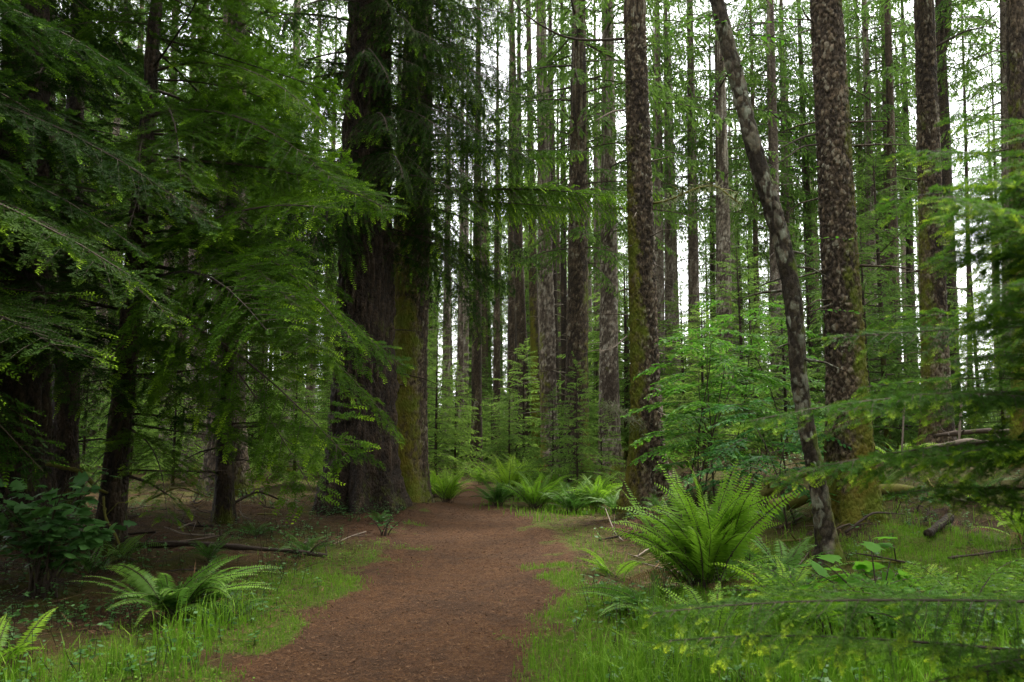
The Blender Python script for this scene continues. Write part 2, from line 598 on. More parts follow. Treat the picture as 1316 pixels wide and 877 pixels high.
def ground_mat():
    m, nt, out = nodes('forest_floor')
    g = N(nt, 'ShaderNodeNewGeometry')
    P = g.outputs['Position']

    def noise(s, d=6.0, r=.6, v=P):
        n = N(nt, 'ShaderNodeTexNoise', Scale=s, Detail=d, Roughness=r)
        nt.links.new(v, n.inputs['Vector'])
        return n.outputs['Fac']
    big, med, fine, tiny = noise(.9), noise(5.0), noise(38.0, 5.0, .75), noise(140.0, 3.0, .7)
    path, grass = attr(nt, 'tip'), attr(nt, 'rnd')
    mp = N(nt, 'ShaderNodeMapping')
    mp.inputs['Scale'].default_value = (105, 60, 80)
    mp.inputs['Rotation'].default_value = (0, 0, .7)
    nt.links.new(P, mp.inputs['Vector'])
    vo = N(nt, 'ShaderNodeTexVoronoi', Scale=1.0)
    nt.links.new(mp.outputs[0], vo.inputs['Vector'])
    sp = N(nt, 'ShaderNodeSeparateColor')
    nt.links.new(vo.outputs['Color'], sp.inputs[0])
    # path: trodden red-brown needle litter
    pc = mixc(nt, rng_map(nt, fine, .3, .7), (.030, .014, .007), (.128, .061, .026))
    pc = mixc(nt, rng_map(nt, sp.outputs[0], .72, .95), pc, (.135, .066, .026))
    pc = mixc(nt, rng_map(nt, tiny, .60, .75), pc, (.035, .021, .014))
    pc = mixc(nt, mth(nt, 'MULTIPLY', rng_map(nt, mth(nt, 'ADD', mth(nt, 'MULTIPLY', big, .5), mth(nt, 'MULTIPLY', med, .5)), .44, .6), .6), pc, (.036, .021, .013))
    # forest floor away from it
    fc = mixc(nt, rng_map(nt, fine, .3, .7), (.012, .007, .004), (.062, .035, .018))
    fc = mixc(nt, rng_map(nt, sp.outputs[1], .78, .95), fc, (.12, .075, .045))
    fc = mixc(nt, mth(nt, 'MULTIPLY', rng_map(nt, mth(nt, 'ADD', mth(nt, 'MULTIPLY', big, .6), mth(nt, 'MULTIPLY', med, .5)), .45, .57), .92), fc, mixc(nt, fine, (.022, .028, .004), (.092, .094, .011)))
    c = mixc(nt, rng_map(nt, mth(nt, 'ADD', path, mth(nt, 'MULTIPLY', mth(nt, 'SUBTRACT', med, .5), .8)), .35, .65), fc, pc)
    mossc = mixc(nt, rng_map(nt, fine, .3, .7), (.022, .042, .004), (.105, .150, .014))
    mossc = mixc(nt, rng_map(nt, med, .5, .7), mossc, (.10, .085, .020))
    gf = rng_map(nt, mth(nt, 'ADD', grass, mth(nt, 'ADD', mth(nt, 'MULTIPLY', mth(nt, 'SUBTRACT', med, .5), 1.1), mth(nt, 'MULTIPLY', mth(nt, 'SUBTRACT', fine, .5), 1.0))), .36, .62)
    c = mixc(nt, gf, c, mossc)
    p = N(nt, 'ShaderNodeBsdfPrincipled', Roughness=.92)
    p.inputs['Specular IOR Level'].default_value = .15
    nt.links.new(c, p.inputs['Base Color'])
    hh = mth(nt, 'ADD', mth(nt, 'MULTIPLY', fine, .7), mth(nt, 'ADD', mth(nt, 'MULTIPLY', tiny, .35), mth(nt, 'MULTIPLY', med, .6)))
    bp = N(nt, 'ShaderNodeBump', Strength=1.0, Distance=.05)
    nt.links.new(hh, bp.inputs['Height'])
    nt.links.new(bp.outputs[0], p.inputs['Normal'])
    nt.links.new(p.outputs[0], out.inputs['Surface'])
    return m


def plain_mat(name, c0, c1, scale=30.0, rough=.85):
    m, nt, out = nodes(name)
    tcn = N(nt, 'ShaderNodeTexCoord')
    n1 = N(nt, 'ShaderNodeTexNoise', Scale=scale, Detail=5.0, Roughness=.7)
    nt.links.new(tcn.outputs['Object'], n1.inputs['Vector'])
    r = attr(nt, 'rnd')
    c = mixc(nt, mth(nt, 'ADD', mth(nt, 'MULTIPLY', rng_map(nt, n1.outputs['Fac'], .3, .7), .6), mth(nt, 'MULTIPLY', mth(nt, 'SUBTRACT', r, .25), .8), True), c0, c1)
    p = N(nt, 'ShaderNodeBsdfPrincipled', Roughness=rough)
    p.inputs['Specular IOR Level'].default_value = .2
    nt.links.new(c, p.inputs['Base Color'])
    bp = N(nt, 'ShaderNodeBump', Strength=.4, Distance=.01)
    nt.links.new(n1.outputs['Fac'], bp.inputs['Height'])
    nt.links.new(bp.outputs[0], p.inputs['Normal'])
    nt.links.new(p.outputs[0], out.inputs['Surface'])
    return m


HEM = leaf_mat('hemlock_needles', (.014, .040, .003), (.049, .108, .006), (.23, .39, .016), trans=.42, rough=.7, spec=.05)
HEM_NEAR = leaf_mat('fresh_tipped_needles', (.018, .052, .008), (.055, .125, .014), (.38, .52, .020), trans=.38, rough=.7, spec=.06)
HEM_DK = leaf_mat('shade_dark_spruce_needles', (.008, .022, .003), (.022, .052, .006), (.22, .40, .014), trans=.28, rough=.7, spec=.05)  # dark needles, made darker still to stand in for shade on the left
HEM_FAR = leaf_mat('lit_forest_needles', (.055, .112, .018), (.140, .240, .040), (.24, .37, .055), trans=.5, rough=.7, spec=.06)  # needle colour raised to stand in for light in the far wood
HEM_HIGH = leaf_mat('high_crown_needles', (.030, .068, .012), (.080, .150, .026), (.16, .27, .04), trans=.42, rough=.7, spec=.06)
FERN = leaf_mat('fern_frond', (.045, .115, .008), (.12, .25, .014), (.24, .40, .03), trans=.45, rough=.5, spec=.15)
FERN_DK = leaf_mat('dark_fern_frond', (.020, .060, .010), (.05, .13, .018), (.14, .27, .03), trans=.35, rough=.5, spec=.15)
LEAFM = leaf_mat('broad_leaf', (.045, .14, .012), (.10, .25, .020), (.20, .40, .03), trans=.55, rough=.6, spec=.12)
LEAFBUSH = leaf_mat('bush_leaf', (.034, .105, .012), (.075, .19, .018), (.17, .35, .03), trans=.48, rough=.6, spec=.12)
LEAFB = leaf_mat('huckleberry_leaf', (.030, .10, .020), (.06, .17, .035), (.15, .34, .04), trans=.45, rough=.6, spec=.15)
GRASSM = leaf_mat('grass_blade', (.040, .112, .007), (.110, .248, .013), (.22, .35, .035), trans=.4, rough=.55, spec=.12)
LICHM = leaf_mat('hanging_lichen', (.10, .12, .06), (.18, .19, .10), (.2, .2, .1), trans=.3, rough=.8)
DEADF = leaf_mat('dead_frond', (.10, .05, .02), (.2, .11, .05), (.2, .11, .05), trans=.2, rough=.8)
TWIG = plain_mat('twig_bark', (.020, .014, .010), (.065, .048, .034))
DRY = plain_mat('dry_wood', (.075, .055, .040), (.23, .185, .145))
MOSSW = plain_mat('mossy_wood', (.055, .05, .010), (.16, .15, .03))
LITT = plain_mat('litter', (.018, .009, .005), (.175, .095, .046))
B_SCALY = bark_mat('scaly_spruce_bark', (.018, .012, .007), (.076, .053, .031), (.25, .24, .18), (.105, .085, .007), 1.0, .44, .9)
B_DARK = bark_mat('dark_furrowed_bark', (.013, .009, .006), (.042, .028, .017), (.14, .13, .09), (.075, .062, .006), 1.2, .14, 1.0)  # dark bark, its colour lowered further to deepen the shaded parts
B_GREY = bark_mat('grey_spruce_bark', (.040, .028, .019), (.15, .118, .088), (.36, .34, .28), (.15, .110, .010), 1.0, .58, .9)
B_MAPLE = bark_mat('blotched_maple_bark', (.016, .011, .006), (.056, .042, .025), (.22, .235, .175), (.085, .078, .008), .9, .62, .7)
GROUND = ground_mat()

# ------------------------------------------------------------------ ground and path (one sheet, two objects)
def axis_coords(lo, hi, step, far, grow=1.16):
    c = list(np.arange(lo, hi + 1e-6, step))
    s = step
    up = [c[-1]]
    while up[-1] < far:
        s *= grow
        up.append(up[-1] + s)
    s = step
    dn = [c[0]]
    while dn[-1] > -far:
        s *= grow
        dn.append(dn[-1] - s)
    return np.array(dn[:0:-1] + c + up[1:])


gx = axis_coords(-5.0, 7.0, .045, 2500)
gy = axis_coords(3.6, 15.5, .045, 2500, 1.12)
X, Y = np.meshgrid(gx, gy)
Z = H(X, Y)
sdv = path_sd(X, Y)
micro = smooth(0, 60, 60 - np.hypot(X, Y))
Z = Z + micro * .018 * (fbm(X * 9, Y * 9, 2.2, 3) - .5) * (1 + 1.5 * smooth(0, .5, sdv))
nx, ny = len(gx), len(gy)
idx = np.arange(nx * ny).reshape(ny, nx)
Fg = np.stack([idx[:-1, :-1], idx[:-1, 1:], idx[1:, 1:], idx[1:, :-1]], -1).reshape(-1, 4)
fs = (sdv[:-1, :-1] + sdv[1:, 1:]).ravel() * .5
fyc = (Y[:-1, :-1] + Y[1:, 1:]).ravel() * .5
inpath = (fs < 0) & (fyc > -3) & (fyc < 38)
Vg = np.stack([X, Y, Z], -1).reshape(-1, 3)
pa = (1 - smooth(-.1, .5, sdv)).ravel()
# beneath the twin trunks and the right-hand trunk the floor is the same red litter
lit = np.clip(np.exp(-((X + 2.0) ** 2 / 1.5 + (Y - 13.5) ** 2 / 6)) + np.exp(-((X - 2.4) ** 2 / 1.2 + (Y - 13.2) ** 2 / 3)), 0, 1).ravel()
pa = np.maximum(pa, lit * .9)
pa = np.maximum(pa, (.5 * smooth(-.8, -2.0, X) * smooth(.25, .55, fbm(X * .9, Y * .9, 21.0, 3))).ravel())
ga = grassy(X, Y).ravel()
for nm, sel in (('ground', ~inpath), ('path', inpath)):
    F = Fg[sel]
    used, inv = np.unique(F, return_inverse=True)
    mb = MB()
    mb.add(Vg[used], inv.reshape(-1, 4), 0, pa[used], ga[used])
    tag(link(nm, mb.mesh(nm, [GROUND], True)), kind='structure')


def hz(x, y):
    """height of the sheet's own surface (fine bumps left out)"""
    return H(x, y)


# ------------------------------------------------------------------ trunks
def trunk_mesh(name, base, pts, rad, mat, seg=20, rings=60, flare=.55, flare_h=.5, relief=.02, plates=0.0, moss=.15, moss_dir=None, moss_base=.5, stubs=0, seed=0, lobes=5, stub_z=(1.5, 9), stub_len=(.15, .8), zvis=10.0):
    """pts: trunk axis relative to the base point, rad: radius at each of them"""
    g = np.random.RandomState(seed)
    P = np.asarray(pts, float)
    cum = np.concatenate([[0], np.cumsum(np.linalg.norm(np.diff(P, axis=0), axis=1))])
    tl = np.linspace(0, 1, rings)
    fv = min(zvis / cum[-1], .8)
    tt = np.interp(tl, [0, .85, 1], [0, fv, 1]) * cum[-1]
    A = np.stack([np.interp(tt, cum, P[:, k]) for k in range(3)], -1)
    for _ in range(3):      # ease the bends of the axis
        A[1:-1] = .25 * A[:-2] + .5 * A[1:-1] + .25 * A[2:]
    r = np.interp(tt, cum, rad)
    th = np.linspace(0, 2 * np.pi, seg, endpoint=False)
    T = unit(np.gradient(A, axis=0))
    E1 = unit(np.cross(np.array([0, 1.0, 0]), T))
    E2 = np.cross(T, E1)
    dirs = np.cos(th)[None, :, None] * E1[:, None] + np.sin(th)[None, :, None] * E2[:, None]
    ph = g.uniform(0, 6.28)
    fl = flare * np.exp(-np.maximum(A[:, 2], 0) / flare_h)[:, None] * (1 + .45 * np.sin(lobes * th + ph) + .3 * np.sin((lobes - 2) * th + 2.1 * ph))[None]
    lump = 1 + .10 * (vnoise(np.cos(th)[None] * 1.2 + 7 * seed, np.sin(th)[None] * 1.2, A[:, 2:3] * .9) - .5)
    rr = r[:, None] * (1 + fl) * lump
    V = A[:, None] + dirs * rr[..., None]
    pl = np.full(V.shape[:2], .45)
    if plates:
        k = 1 / plates
        wp = [(fbm(V[..., 0] * 9 + a_, V[..., 1] * 9, V[..., 2] * 7, 3) - .5) * 1.1 for a_ in (0, 31, 67)]
        f1, f2, idn = worley(V[..., 0] * k + seed + wp[0], V[..., 1] * k + wp[1], V[..., 2] * k * .8 + wp[2])
        f1b, f2b, idb = worley(V[..., 0] * k * 2.1 + seed + wp[2], V[..., 1] * k * 2.1 + wp[0], V[..., 2] * k * 1.1 + wp[1])
        idn = .78 * idn + .22 * idb
        big_ = fbm(V[..., 0] * 3 + seed, V[..., 1] * 3, V[..., 2] * 1.1, 3)
        edge = np.clip((f2 - f1) * 4.0, 0, 1)
        V = V + dirs * (relief * (edge * .55 + .55 * idn + .25 * np.clip((f2b - f1b) * 3, 0, 1) - .7))[..., None]
        pl = np.clip(.04 + (.16 + .80 * idn) * (.15 + .85 * edge) + .8 * (big_ - .5), 0, 1)
        V = V + dirs * (relief * .5 * (fbm(V[..., 0] * 30, V[..., 1] * 30, V[..., 2] * 20, 2) - .5))[..., None]
    elif relief:
        q = np.abs(fbm(np.cos(th)[None] * r[:, None] * 17 + seed, np.sin(th)[None] * r[:, None] * 17, A[:, 2:3] * 2.4, 4) - .5) * 2
        V = V + dirs * (relief * (q * 2.2 - .7))[..., None]
        pl = np.clip(.15 + q * 1.3, 0, 1)
    mo = moss * np.ones(V.shape[:2])
    if moss_dir is not None:
        mo = mo + .42 * np.clip(dirs[..., 0] * moss_dir[0] + dirs[..., 1] * moss_dir[1], -.4, 1)
    mo = mo + moss_base * np.exp(-np.maximum(A[:, 2:3], 0) / 1.1)
    mo = mo * (1 - smooth(3.5, 9.0, A[:, 2:3]) * .55)
    mb = MB()
    i = np.arange(rings - 1)[:, None] * seg
    j = np.arange(seg)[None]
    kx = (j + 1) % seg
    F = np.stack([i + j, i + kx, i + seg + kx, i + seg + j], -1).reshape(-1, 4)
    mb.add(V.reshape(-1, 3), F, 0, mo.ravel(), pl.ravel())
    for _ in range(stubs):
        z = g.uniform(*stub_z)
        q = min(z / max(P[-1, 2], .1), .97)
        c = np.array([np.interp(z, A[:, 2], A[:, k]) for k in range(3)])
        rz = np.interp(z, A[:, 2], r)
        a = g.uniform(0, 6.28)
        d = np.array([math.cos(a), math.sin(a), g.uniform(-.35, .25)])
        L = g.uniform(*stub_len)
        e = c + d * (rz + L)
        mdl = c + d * (rz + L * .5) + np.array([0, 0, g.uniform(-.08, .05) * L])
        w = .010 + .010 * g.uniform()
        add_tube(mb, [c + d * rz * .7, mdl, e + np.array([0, 0, -.12 * L])], [w, w * .7, w * .25], 4, 0, .2, .5)
    return mb.mesh(name, [mat], True)


# ------------------------------------------------------------------ shoot libraries
g0 = np.random.RandomState(11)
LIB_NEAR = [bough(g0, L, half=.40, step=.072, tstep=.042, tlen=.115, droop=d, rise=.10, hang=.12, r0=.0060, jz=.38, tipw=.45, ang=(36, 70), t0=.74, needles=(.022, .0070, .017)) for L, d in ((2.2, .16), (2.2, .24), (1.7, .14), (2.6, .22), (1.4, .2), (1.9, .3))]
LIB_DROOP = [bough(g0, L, half=.36, step=.085, tstep=.055, tlen=.12, droop=d, rise=.05, hang=.70, ang=(36, 76), r0=.007, jz=.5, tipw=.3, t0=.75, needles=(.026, .0085, .022)) for L, d in ((2.2, .25), (1.8, .34), (2.6, .3), (1.5, .2))]
LIB_MID = [bough(g0, L, half=.42, step=.10, tstep=.055, tlen=.11, bw=.030, droop=d, rise=.08, hang=.22, sub=.95, jz=.45, r0=.008) for L, d in ((1.6, .15), (1.6, .24), (1.2, .12), (2.0, .2), (1.0, .2))]
LIB_FAR = [bough(g0, L, half=.27, step=.13, tstep=.085, tlen=.15, bw=.042, droop=d, rise=.06, hang=.55, sub=.92, ang=(36, 76), jz=.5, r0=.010) for L, d in ((2.2, .2), (2.6, .34), (1.8, .26), (3.0, .3))]
LIB_FILL = [bough(g0, L, half=.36, step=.20, tstep=.13, tlen=.24, bw=.060, droop=d, rise=.06, hang=.45, sub=.85, ang=(40, 75)) for L, d in ((2.2, .2), (2.6, .34), (1.8, .26), (3.0, .3))]


def crown_mb(g, lib, z0, z1, n, lfn, pfn, axis=lambda z: (0, 0), az=None, scale_ref=None, roll=.2, rr=.05):
    mb = MB()
    for i in range(n):
        f = (i + g.uniform(0, 1)) / n
        z = z0 + (z1 - z0) * f
        b = lib[g.randint(len(lib))]
        Lb = b.L if hasattr(b, 'L') else 2.0
        a = (i * 2.399 + g.normal(0, .5)) if az is None else az(i, f, g)
        s = lfn(f, a) * g.uniform(.75, 1.2) / Lb
        x, y = axis(z)
        mb.merge(b, mat4((x + rr * math.cos(a), y + rr * math.sin(a), z), a, pfn(f) + g.normal(0, .09), g.normal(0, roll), s), g.uniform(-.2, .2))
    return mb


for lib, Ls in ((LIB_NEAR, (2.2, 2.2, 1.7, 2.6, 1.4, 1.9)), (LIB_DROOP, (2.2, 1.8, 2.6, 1.5)), (LIB_MID, (1.6, 1.6, 1.2, 2.0, 1.0)), (LIB_FAR, (2.2, 2.6, 1.8, 3.0)), (LIB_FILL, (2.2, 2.6, 1.8, 3.0))):
    for b, L in zip(lib, Ls):
        b.L = L

# young hemlocks of the understorey, five shapes about 5 m tall
YOUNG, YOUNG_DARK = [], []
for k in range(5):
    g = np.random.RandomState(100 + k)
    h = 5.0
    mb = crown_mb(g, LIB_MID, .35, h * .97, 74, lambda f, a: .30 + 1.35 * (1 - f) ** .8, lambda f: .05 + .5 * f - .1, rr=.02)
    blm = bough(g, .8, half=.3, step=.1, tstep=.06, tlen=.12, bw=.03)
    mb.merge(blm, mat4((0, 0, h * .9), 0, 1.5, 0, .8))
    cm = mb.mesh('young_hemlock_crown', [HEM_FAR, TWIG])
    tm = trunk_mesh('young_hemlock_trunk', None, [(0, 0, -.3), (.03, 0, h * .5), (0, .02, h)], [.05, .035, .006], B_DARK, 8, 14, .3, .2, .0, 0, .2)
    cm2 = cm.copy()
    cm2.materials[0] = HEM_HIGH
    YOUNG.append((tm, cm))
    YOUNG_DARK.append((tm, cm2))

# crowns of tall spruces, from 0 (lowest branch) to 1 (top) made at 20 m
TALL = []
for k, (nb, spread) in enumerate(((100, 2.6), (84, 3.1), (72, 2.2), (92, 2.8), (60, 2.5))):
    g = np.random.RandomState(200 + k)
    mb = crown_mb(g, LIB_FAR, 0, 20, nb, lambda f, a: spread * (.55 + .75 * min(f * 3, 1)) * (1.05 - f) + .35, lambda f: -.18 + .45 * f, rr=.12, roll=.3)
    TALL.append(mb.mesh('spruce_crown', [HEM_HIGH, TWIG]))
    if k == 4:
        BRIGHT = [mb.mesh('lit_spruce_crown', [HEM_FAR, TWIG]), TALL_MB.mesh('lit_spruce_crown', [HEM_FAR, TWIG])]  # crowns in the light-raised needle colour, for the far centre
    TALL_MB = mb
print('LIB quads', [len(m.polygons) for m in TALL], [len(c.polygons) for t, c in YOUNG])


def tall_tree(px0, px1, py1, d, w, label, group=None, mat=None, name='spruce_tree', ht=28.0, crown0=.45, seed=0, seg=16, rings=50, plates=0.0, relief=.02, moss=.12, moss_dir=None, moss_base=.4, stubs=30, mid=(), crown=None, flare=.45, stub_z=(2, 12), cs=1.0, cat='tree', bright=False, **kw):
    """px0: x of the trunk at the picture's top edge, (px1, py1): a low point on it; w: width in photo pixels halfway"""
    a, b = at(px1, py1, d), at(px0, 0, d)
    sl = (b.x - a.x) / (b.z - a.z)
    hb = h1(a.x, d)
    bx = a.x + sl * (hb - a.z)
    hb = h1(bx, d)
    root = empty(name, (bx, d, hb))
    rm = w / 2 * d / FPX
    zm = at(658, 300, d).z
    pts, rad = [], []
    for f in (-.02, 0, .03, .08, .15, .25, .4, .6, .8, 1.0):
        z = f * ht
        pts.append((sl * z * (1 - .3 * f), .0, z))
        rad.append(rm * max(.06, (1 - .9 * (max(z, 0) / ht) ** 1.1)) / (1 - .9 * (min(zm, ht * .6) / ht) ** 1.1))
    tm = trunk_mesh('trunk', None, pts, rad, mat or B_GREY, seg, rings, flare, .35 + rm, relief, plates, moss, moss_dir, moss_base, stubs, seed, stub_z=stub_z, **kw)
    link('trunk', tm, root)
    if crown is not False:
        c = BRIGHT[seed % 2] if bright else TALL[(seed if crown is None else crown) % len(TALL)]
        o = link('crown', c, root)
        z0 = ht * crown0
        o.location = (sl * z0, 0, z0)
        s = (ht - z0) / 20
        o.scale = (cs, cs, s)
        o.rotation_euler = (0, 0, seed * 1.7)
    tag(root, label, cat, group)
    root['sl'] = sl
    return root

# ------------------------------------------------------------------ the big trunks one can tell apart
G_OLD = 'old spruces along the path'
G_RIGHT = 'tall spruces on the right'
G_MID = 'tall spruces beyond the path'
G_LEFT = 'trees in the dark wood on the left'
G_FAR = 'far spruce trunks'


_bough_mesh = {}


def own_crown(root, g, lib, z0, z1, n, lfn, pfn, mats, az=None, roll=.2):
    """each bough of a near tree is a part of its own, sharing a few bough meshes"""
    sl = root.get('sl', 0.0)
    for i in range(n):
        f = (i + g.uniform(0, 1)) / n
        z = z0 + (z1 - z0) * f
        k = g.randint(len(lib))
        b = lib[k]
        key = (id(lib), k, mats[0].name)
        if key not in _bough_mesh:
            _bough_mesh[key] = b.mesh('bough', mats)
        a = (i * 2.399 + g.normal(0, .5)) if az is None else az(i, f, g)
        sc_ = lfn(f, a) * g.uniform(.75, 1.2) / b.L
        o = link('branch', _bough_mesh[key], root, (sl * z + .05 * math.cos(a), .05 * math.sin(a), z))
        o.rotation_mode = 'XYZ'
        M = Matrix.Rotation(a, 4, 'Z') @ Matrix.Rotation(-pfn(f) - g.normal(0, .09), 4, 'Y') @ Matrix.Rotation(g.normal(0, roll), 4, 'X')
        o.rotation_euler = M.to_euler()
        o.scale = (sc_,) * 3


# twin trunks left of the path
t6 = tall_tree(474, 466, 655, 15.3, 70, 'thick dark fluted spruce trunk on the left edge of the path, left of its twin', G_OLD, B_DARK, seed=1, seg=110, rings=240, relief=.09, moss=.10, moss_dir=(.2, -.3), moss_base=.05, stubs=26, flare=.42, crown=0, crown0=.42, ht=26, lobes=9, stub_z=(2.5, 9), stub_len=(.2, 1.3))
t7 = tall_tree(541, 517, 640, 17.2, 46, 'leaning mossy spruce trunk on the left edge of the path, right of its thicker twin', G_OLD, B_SCALY, seed=2, seg=90, rings=240, relief=.045, plates=.09, moss=.36, moss_dir=(-.5, -.6), moss_base=.2, stubs=22, flare=.35, crown=3, crown0=.42, ht=26, lobes=7, stub_len=(.2, 1.1))
g = np.random.RandomState(31)
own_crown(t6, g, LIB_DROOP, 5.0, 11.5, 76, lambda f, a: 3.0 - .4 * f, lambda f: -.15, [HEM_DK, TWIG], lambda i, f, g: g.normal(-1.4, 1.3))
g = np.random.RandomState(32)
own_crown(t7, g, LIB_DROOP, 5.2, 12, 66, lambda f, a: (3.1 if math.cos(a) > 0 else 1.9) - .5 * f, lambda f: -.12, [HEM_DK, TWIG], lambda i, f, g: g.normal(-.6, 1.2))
# the long hemlock bough that crosses the gap
for k, (px, py, Lb, az, pitch, roll) in enumerate(((548, 246, 5.0, -.10, .02, .5), (552, 252, 4.6, -.22, -.03, -.4), (560, 258, 3.3, -.3, -.10, .35), (556, 196, 3.6, -.05, .03, .3), (540, 300, 2.3, .1, -.25, -.3), (550, 190, 2.6, -.3, .02, .4))):
    p = at(px, py, 17.0) - t7.location
    g = np.random.RandomState(int(px) + k)
    bm_ = bough(g, Lb, half=.30, step=.055, tstep=.030, tlen=.085, bw=.020, droop=.05, rise=.03, hang=.40, bare=.16, r0=.008, jz=.5)
    link('branch', bm_.mesh('branch', [HEM, TWIG]), t7, p).rotation_euler = (roll, -pitch, az)

# nearest trunk right of the path, and its neighbours
t13 = tall_tree(815, 833, 628, 15.0, 33, 'straight dark mossy spruce trunk standing alone on the right edge of the path', G_RIGHT, B_SCALY, seed=3, seg=110, rings=330, relief=.05, plates=.075, moss=.31, moss_dir=(-.85, -.1), moss_base=-.05, stubs=24, flare=.75, crown=1, crown0=.42, ht=26, stub_z=(1.2, 9), stub_len=(.2, 1.0), lobes=4)
t20 = tall_tree(1061, 1092, 560, 10.5, 44, 'thick scaly spruce trunk with a mossy foot on the bank behind the leaning tree', G_RIGHT, B_SCALY, seed=4, seg=130, rings=420, zvis=8.2, relief=.034, plates=.068, moss=.25, moss_dir=(.8, -.1), moss_base=.75, stubs=14, flare=.6, crown=3, crown0=.38, ht=24, stub_z=(2.5, 7), stub_len=(.2, .9))
t22 = tall_tree(1190, 1203, 520, 16.5, 28, 'straight scaly spruce trunk mossy on one side, behind the near hemlock boughs', G_RIGHT, B_SCALY, seed=5, seg=90, rings=280, relief=.045, plates=.085, moss=.20, moss_dir=(-.8, -.1), moss_base=.05, stubs=18, flare=.5, crown=0, crown0=.42, ht=25, stub_len=(.2, .9))
t23 = tall_tree(1212, 1223, 500, 25, 17, 'dark smooth spruce trunk with a forked limb just right of the scaly one', G_RIGHT, B_DARK, seed=6, crown0=.5, ht=25, stubs=14)
a0, a1, a2 = at(1205, 95, 25) - t23.location, at(1218, 40, 25) - t23.location, at(1219, -60, 25) - t23.location
mb = MB()
add_tube(mb, [a0 + Vector((.1, 0, -.5)), a0, a1, a2], [.12, .13, .12, .09], 10)
link('fork_limb', mb.mesh('fork_limb', [B_DARK], True), t23)
t30 = tall_tree(1298, 1300, 520, 23, 18, 'pale grey spruce trunk by the white sky at the right border', G_RIGHT, B_GREY, seed=7, crown0=.36, ht=25, crown=0)
t31 = tall_tree(1308, 1318, 560, 13.5, 24, 'dark mossy spruce trunk half hidden by the right border, behind hemlock boughs', G_RIGHT, B_SCALY, seed=8, crown0=.42, ht=24, moss=.3, moss_dir=(-.5, -.3), plates=.09, relief=.04, seg=60, rings=150, crown=1)

# leaning broadleaf tree
root = empty('leaning_maple', (0, 0, 0))
ax_px = ((1066, 712), (1062, 690), (1051, 620), (1038, 555), (1027, 490), (1024, 430), (1017, 368), (1004, 305), (985, 245), (966, 180), (950, 115), (932, 45), (918, -15), (900, -90), (885, -190))
pts = [at(x, y, 9.2 + .0 * i) for i, (x, y) in enumerate(ax_px)]
hb = h1(pts[0].x, 9.2)
root.location = (pts[0].x, 9.2, hb)
P0 = Vector(root.location)
rel = [p - P0 for p in pts]
rel.insert(0, rel[0] + Vector((.03, 0, -.35)))
rad = [.122, .112, .102, .092, .090, .090, .096, .100, .098, .096, .094, .092, .088, .082, .07, .045]
link('trunk', trunk_mesh('trunk', None, rel, rad, B_MAPLE, 56, 260, .45, .25, .022, .16, .26, (.5, .2), .35, 8, 9, stub_z=(1, 4), stub_len=(.1, .6)), root)
g = np.random.RandomState(55)


def leaf_sprig(g, p, d, L, nl, ll, mats_i=0, mb=None, hang=.2):
    mb = mb or MB()
    p, d = np.array(p, float), unit(np.array(d, float))
    t = np.linspace(0, 1, 6)
    Q = p + d * (t * L)[:, None] + np.array([0, 0, -hang * L]) * (t ** 2)[:, None]
    add_tube(mb, Q, .006 * (1.2 - t) + .0015, 4, 1)
    for i in range(nl):
        f = (i + .6) / nl
        q = p + d * f * L + np.array([0, 0, -hang * L * f * f])
        lat = unit(np.cross(d, [0, 0, 1.0]))
        u = unit(d * .6 + lat * (1 if i % 2 else -1) * .9 + g.normal(0, .2, 3) + np.array([0, 0, -.25]))
        nrm = unit(np.array([0, -.75, .65]) + g.normal(0, .35, 3))
        broad_leaf(mb, g, q, u, nrm, ll * g.uniform(.8, 1.4))
    return mb


def broad_leaf(mb, g, q, u, nrm, ll, wid=.55, tip=None):
    """one ovate leaf, folded along its midrib"""
    s = unit(np.cross(nrm, u))
    n2 = np.cross(u, s)
    prof = ((0, 0), (.25, .8), (.5, 1.0), (.78, .55), (1, 0))
    mid_ = [q + u * ll * a + n2 * (-.10 * ll * a * a) for a, _ in prof]
    V, F = list(mid_), []
    for sgn in (1, -1):
        k = len(V)
        for a, w in prof[1:4]:
            V.append(q + u * ll * a + s * sgn * w * wid * .5 * ll + n2 * (.10 * w * ll - .10 * ll * a * a))
        F += [(0, 1, k), (k, 1, 2, k + 1), (k + 1, 2, 3, k + 2), (k + 2, 3, 4)] if sgn > 0 else [(0, k, 1), (k, k + 1, 2, 1), (k + 1, k + 2, 3, 2), (k + 2, 4, 3)]
    n0 = mb.n
    t = g.uniform(0, .5) if tip is None else tip
    r = g.uniform()
    mb.add(V, [f for f in F if len(f) == 4], 0, t, r)
    tri = np.array([f for f in F if len(f) == 3], np.int64) + n0
    mb.f.append(tri)
    mb.m.append(np.zeros(len(tri), np.int32))


mb = MB()
for (px, py, dx, dz, L, n, ll, dy) in ((925, 18, -1, -.25, .62, 8, .10, -.2), (930, 30, -.8, -.1, .40, 6, .09, -.5), (945, 40, 1, .25, .62, 9, .10, -.3), (960, 45, 1, -.1, .55, 9, .09, -.2), (950, 85, .35, -.1, .12, 4, .07, -.8), (940, 95, -1, -.35, .3, 5, .08, -.3), (920, 115, -.3, -.9, .25, 5, .07, -.4), (1010, 215, 1, .1, .35, 6, .06, -.2), (1030, 310, 1, .15, .55, 8, .07, -.3), (985, 140, .8, -.5, .45, 7, .07, .2), (1040, 400, 1, .1, .5, 9, .07, -.4)):
    p = at(px, py, 9.15) - P0
    leaf_sprig(g, p, (dx, dy, dz), L, n, ll, 0, mb)
link('foliage', mb.mesh('foliage', [LEAFM, TWIG]), root)
tag(root, 'slim leaning broadleaf tree with blotched lichen bark, crossing in front of the spruces', 'tree')

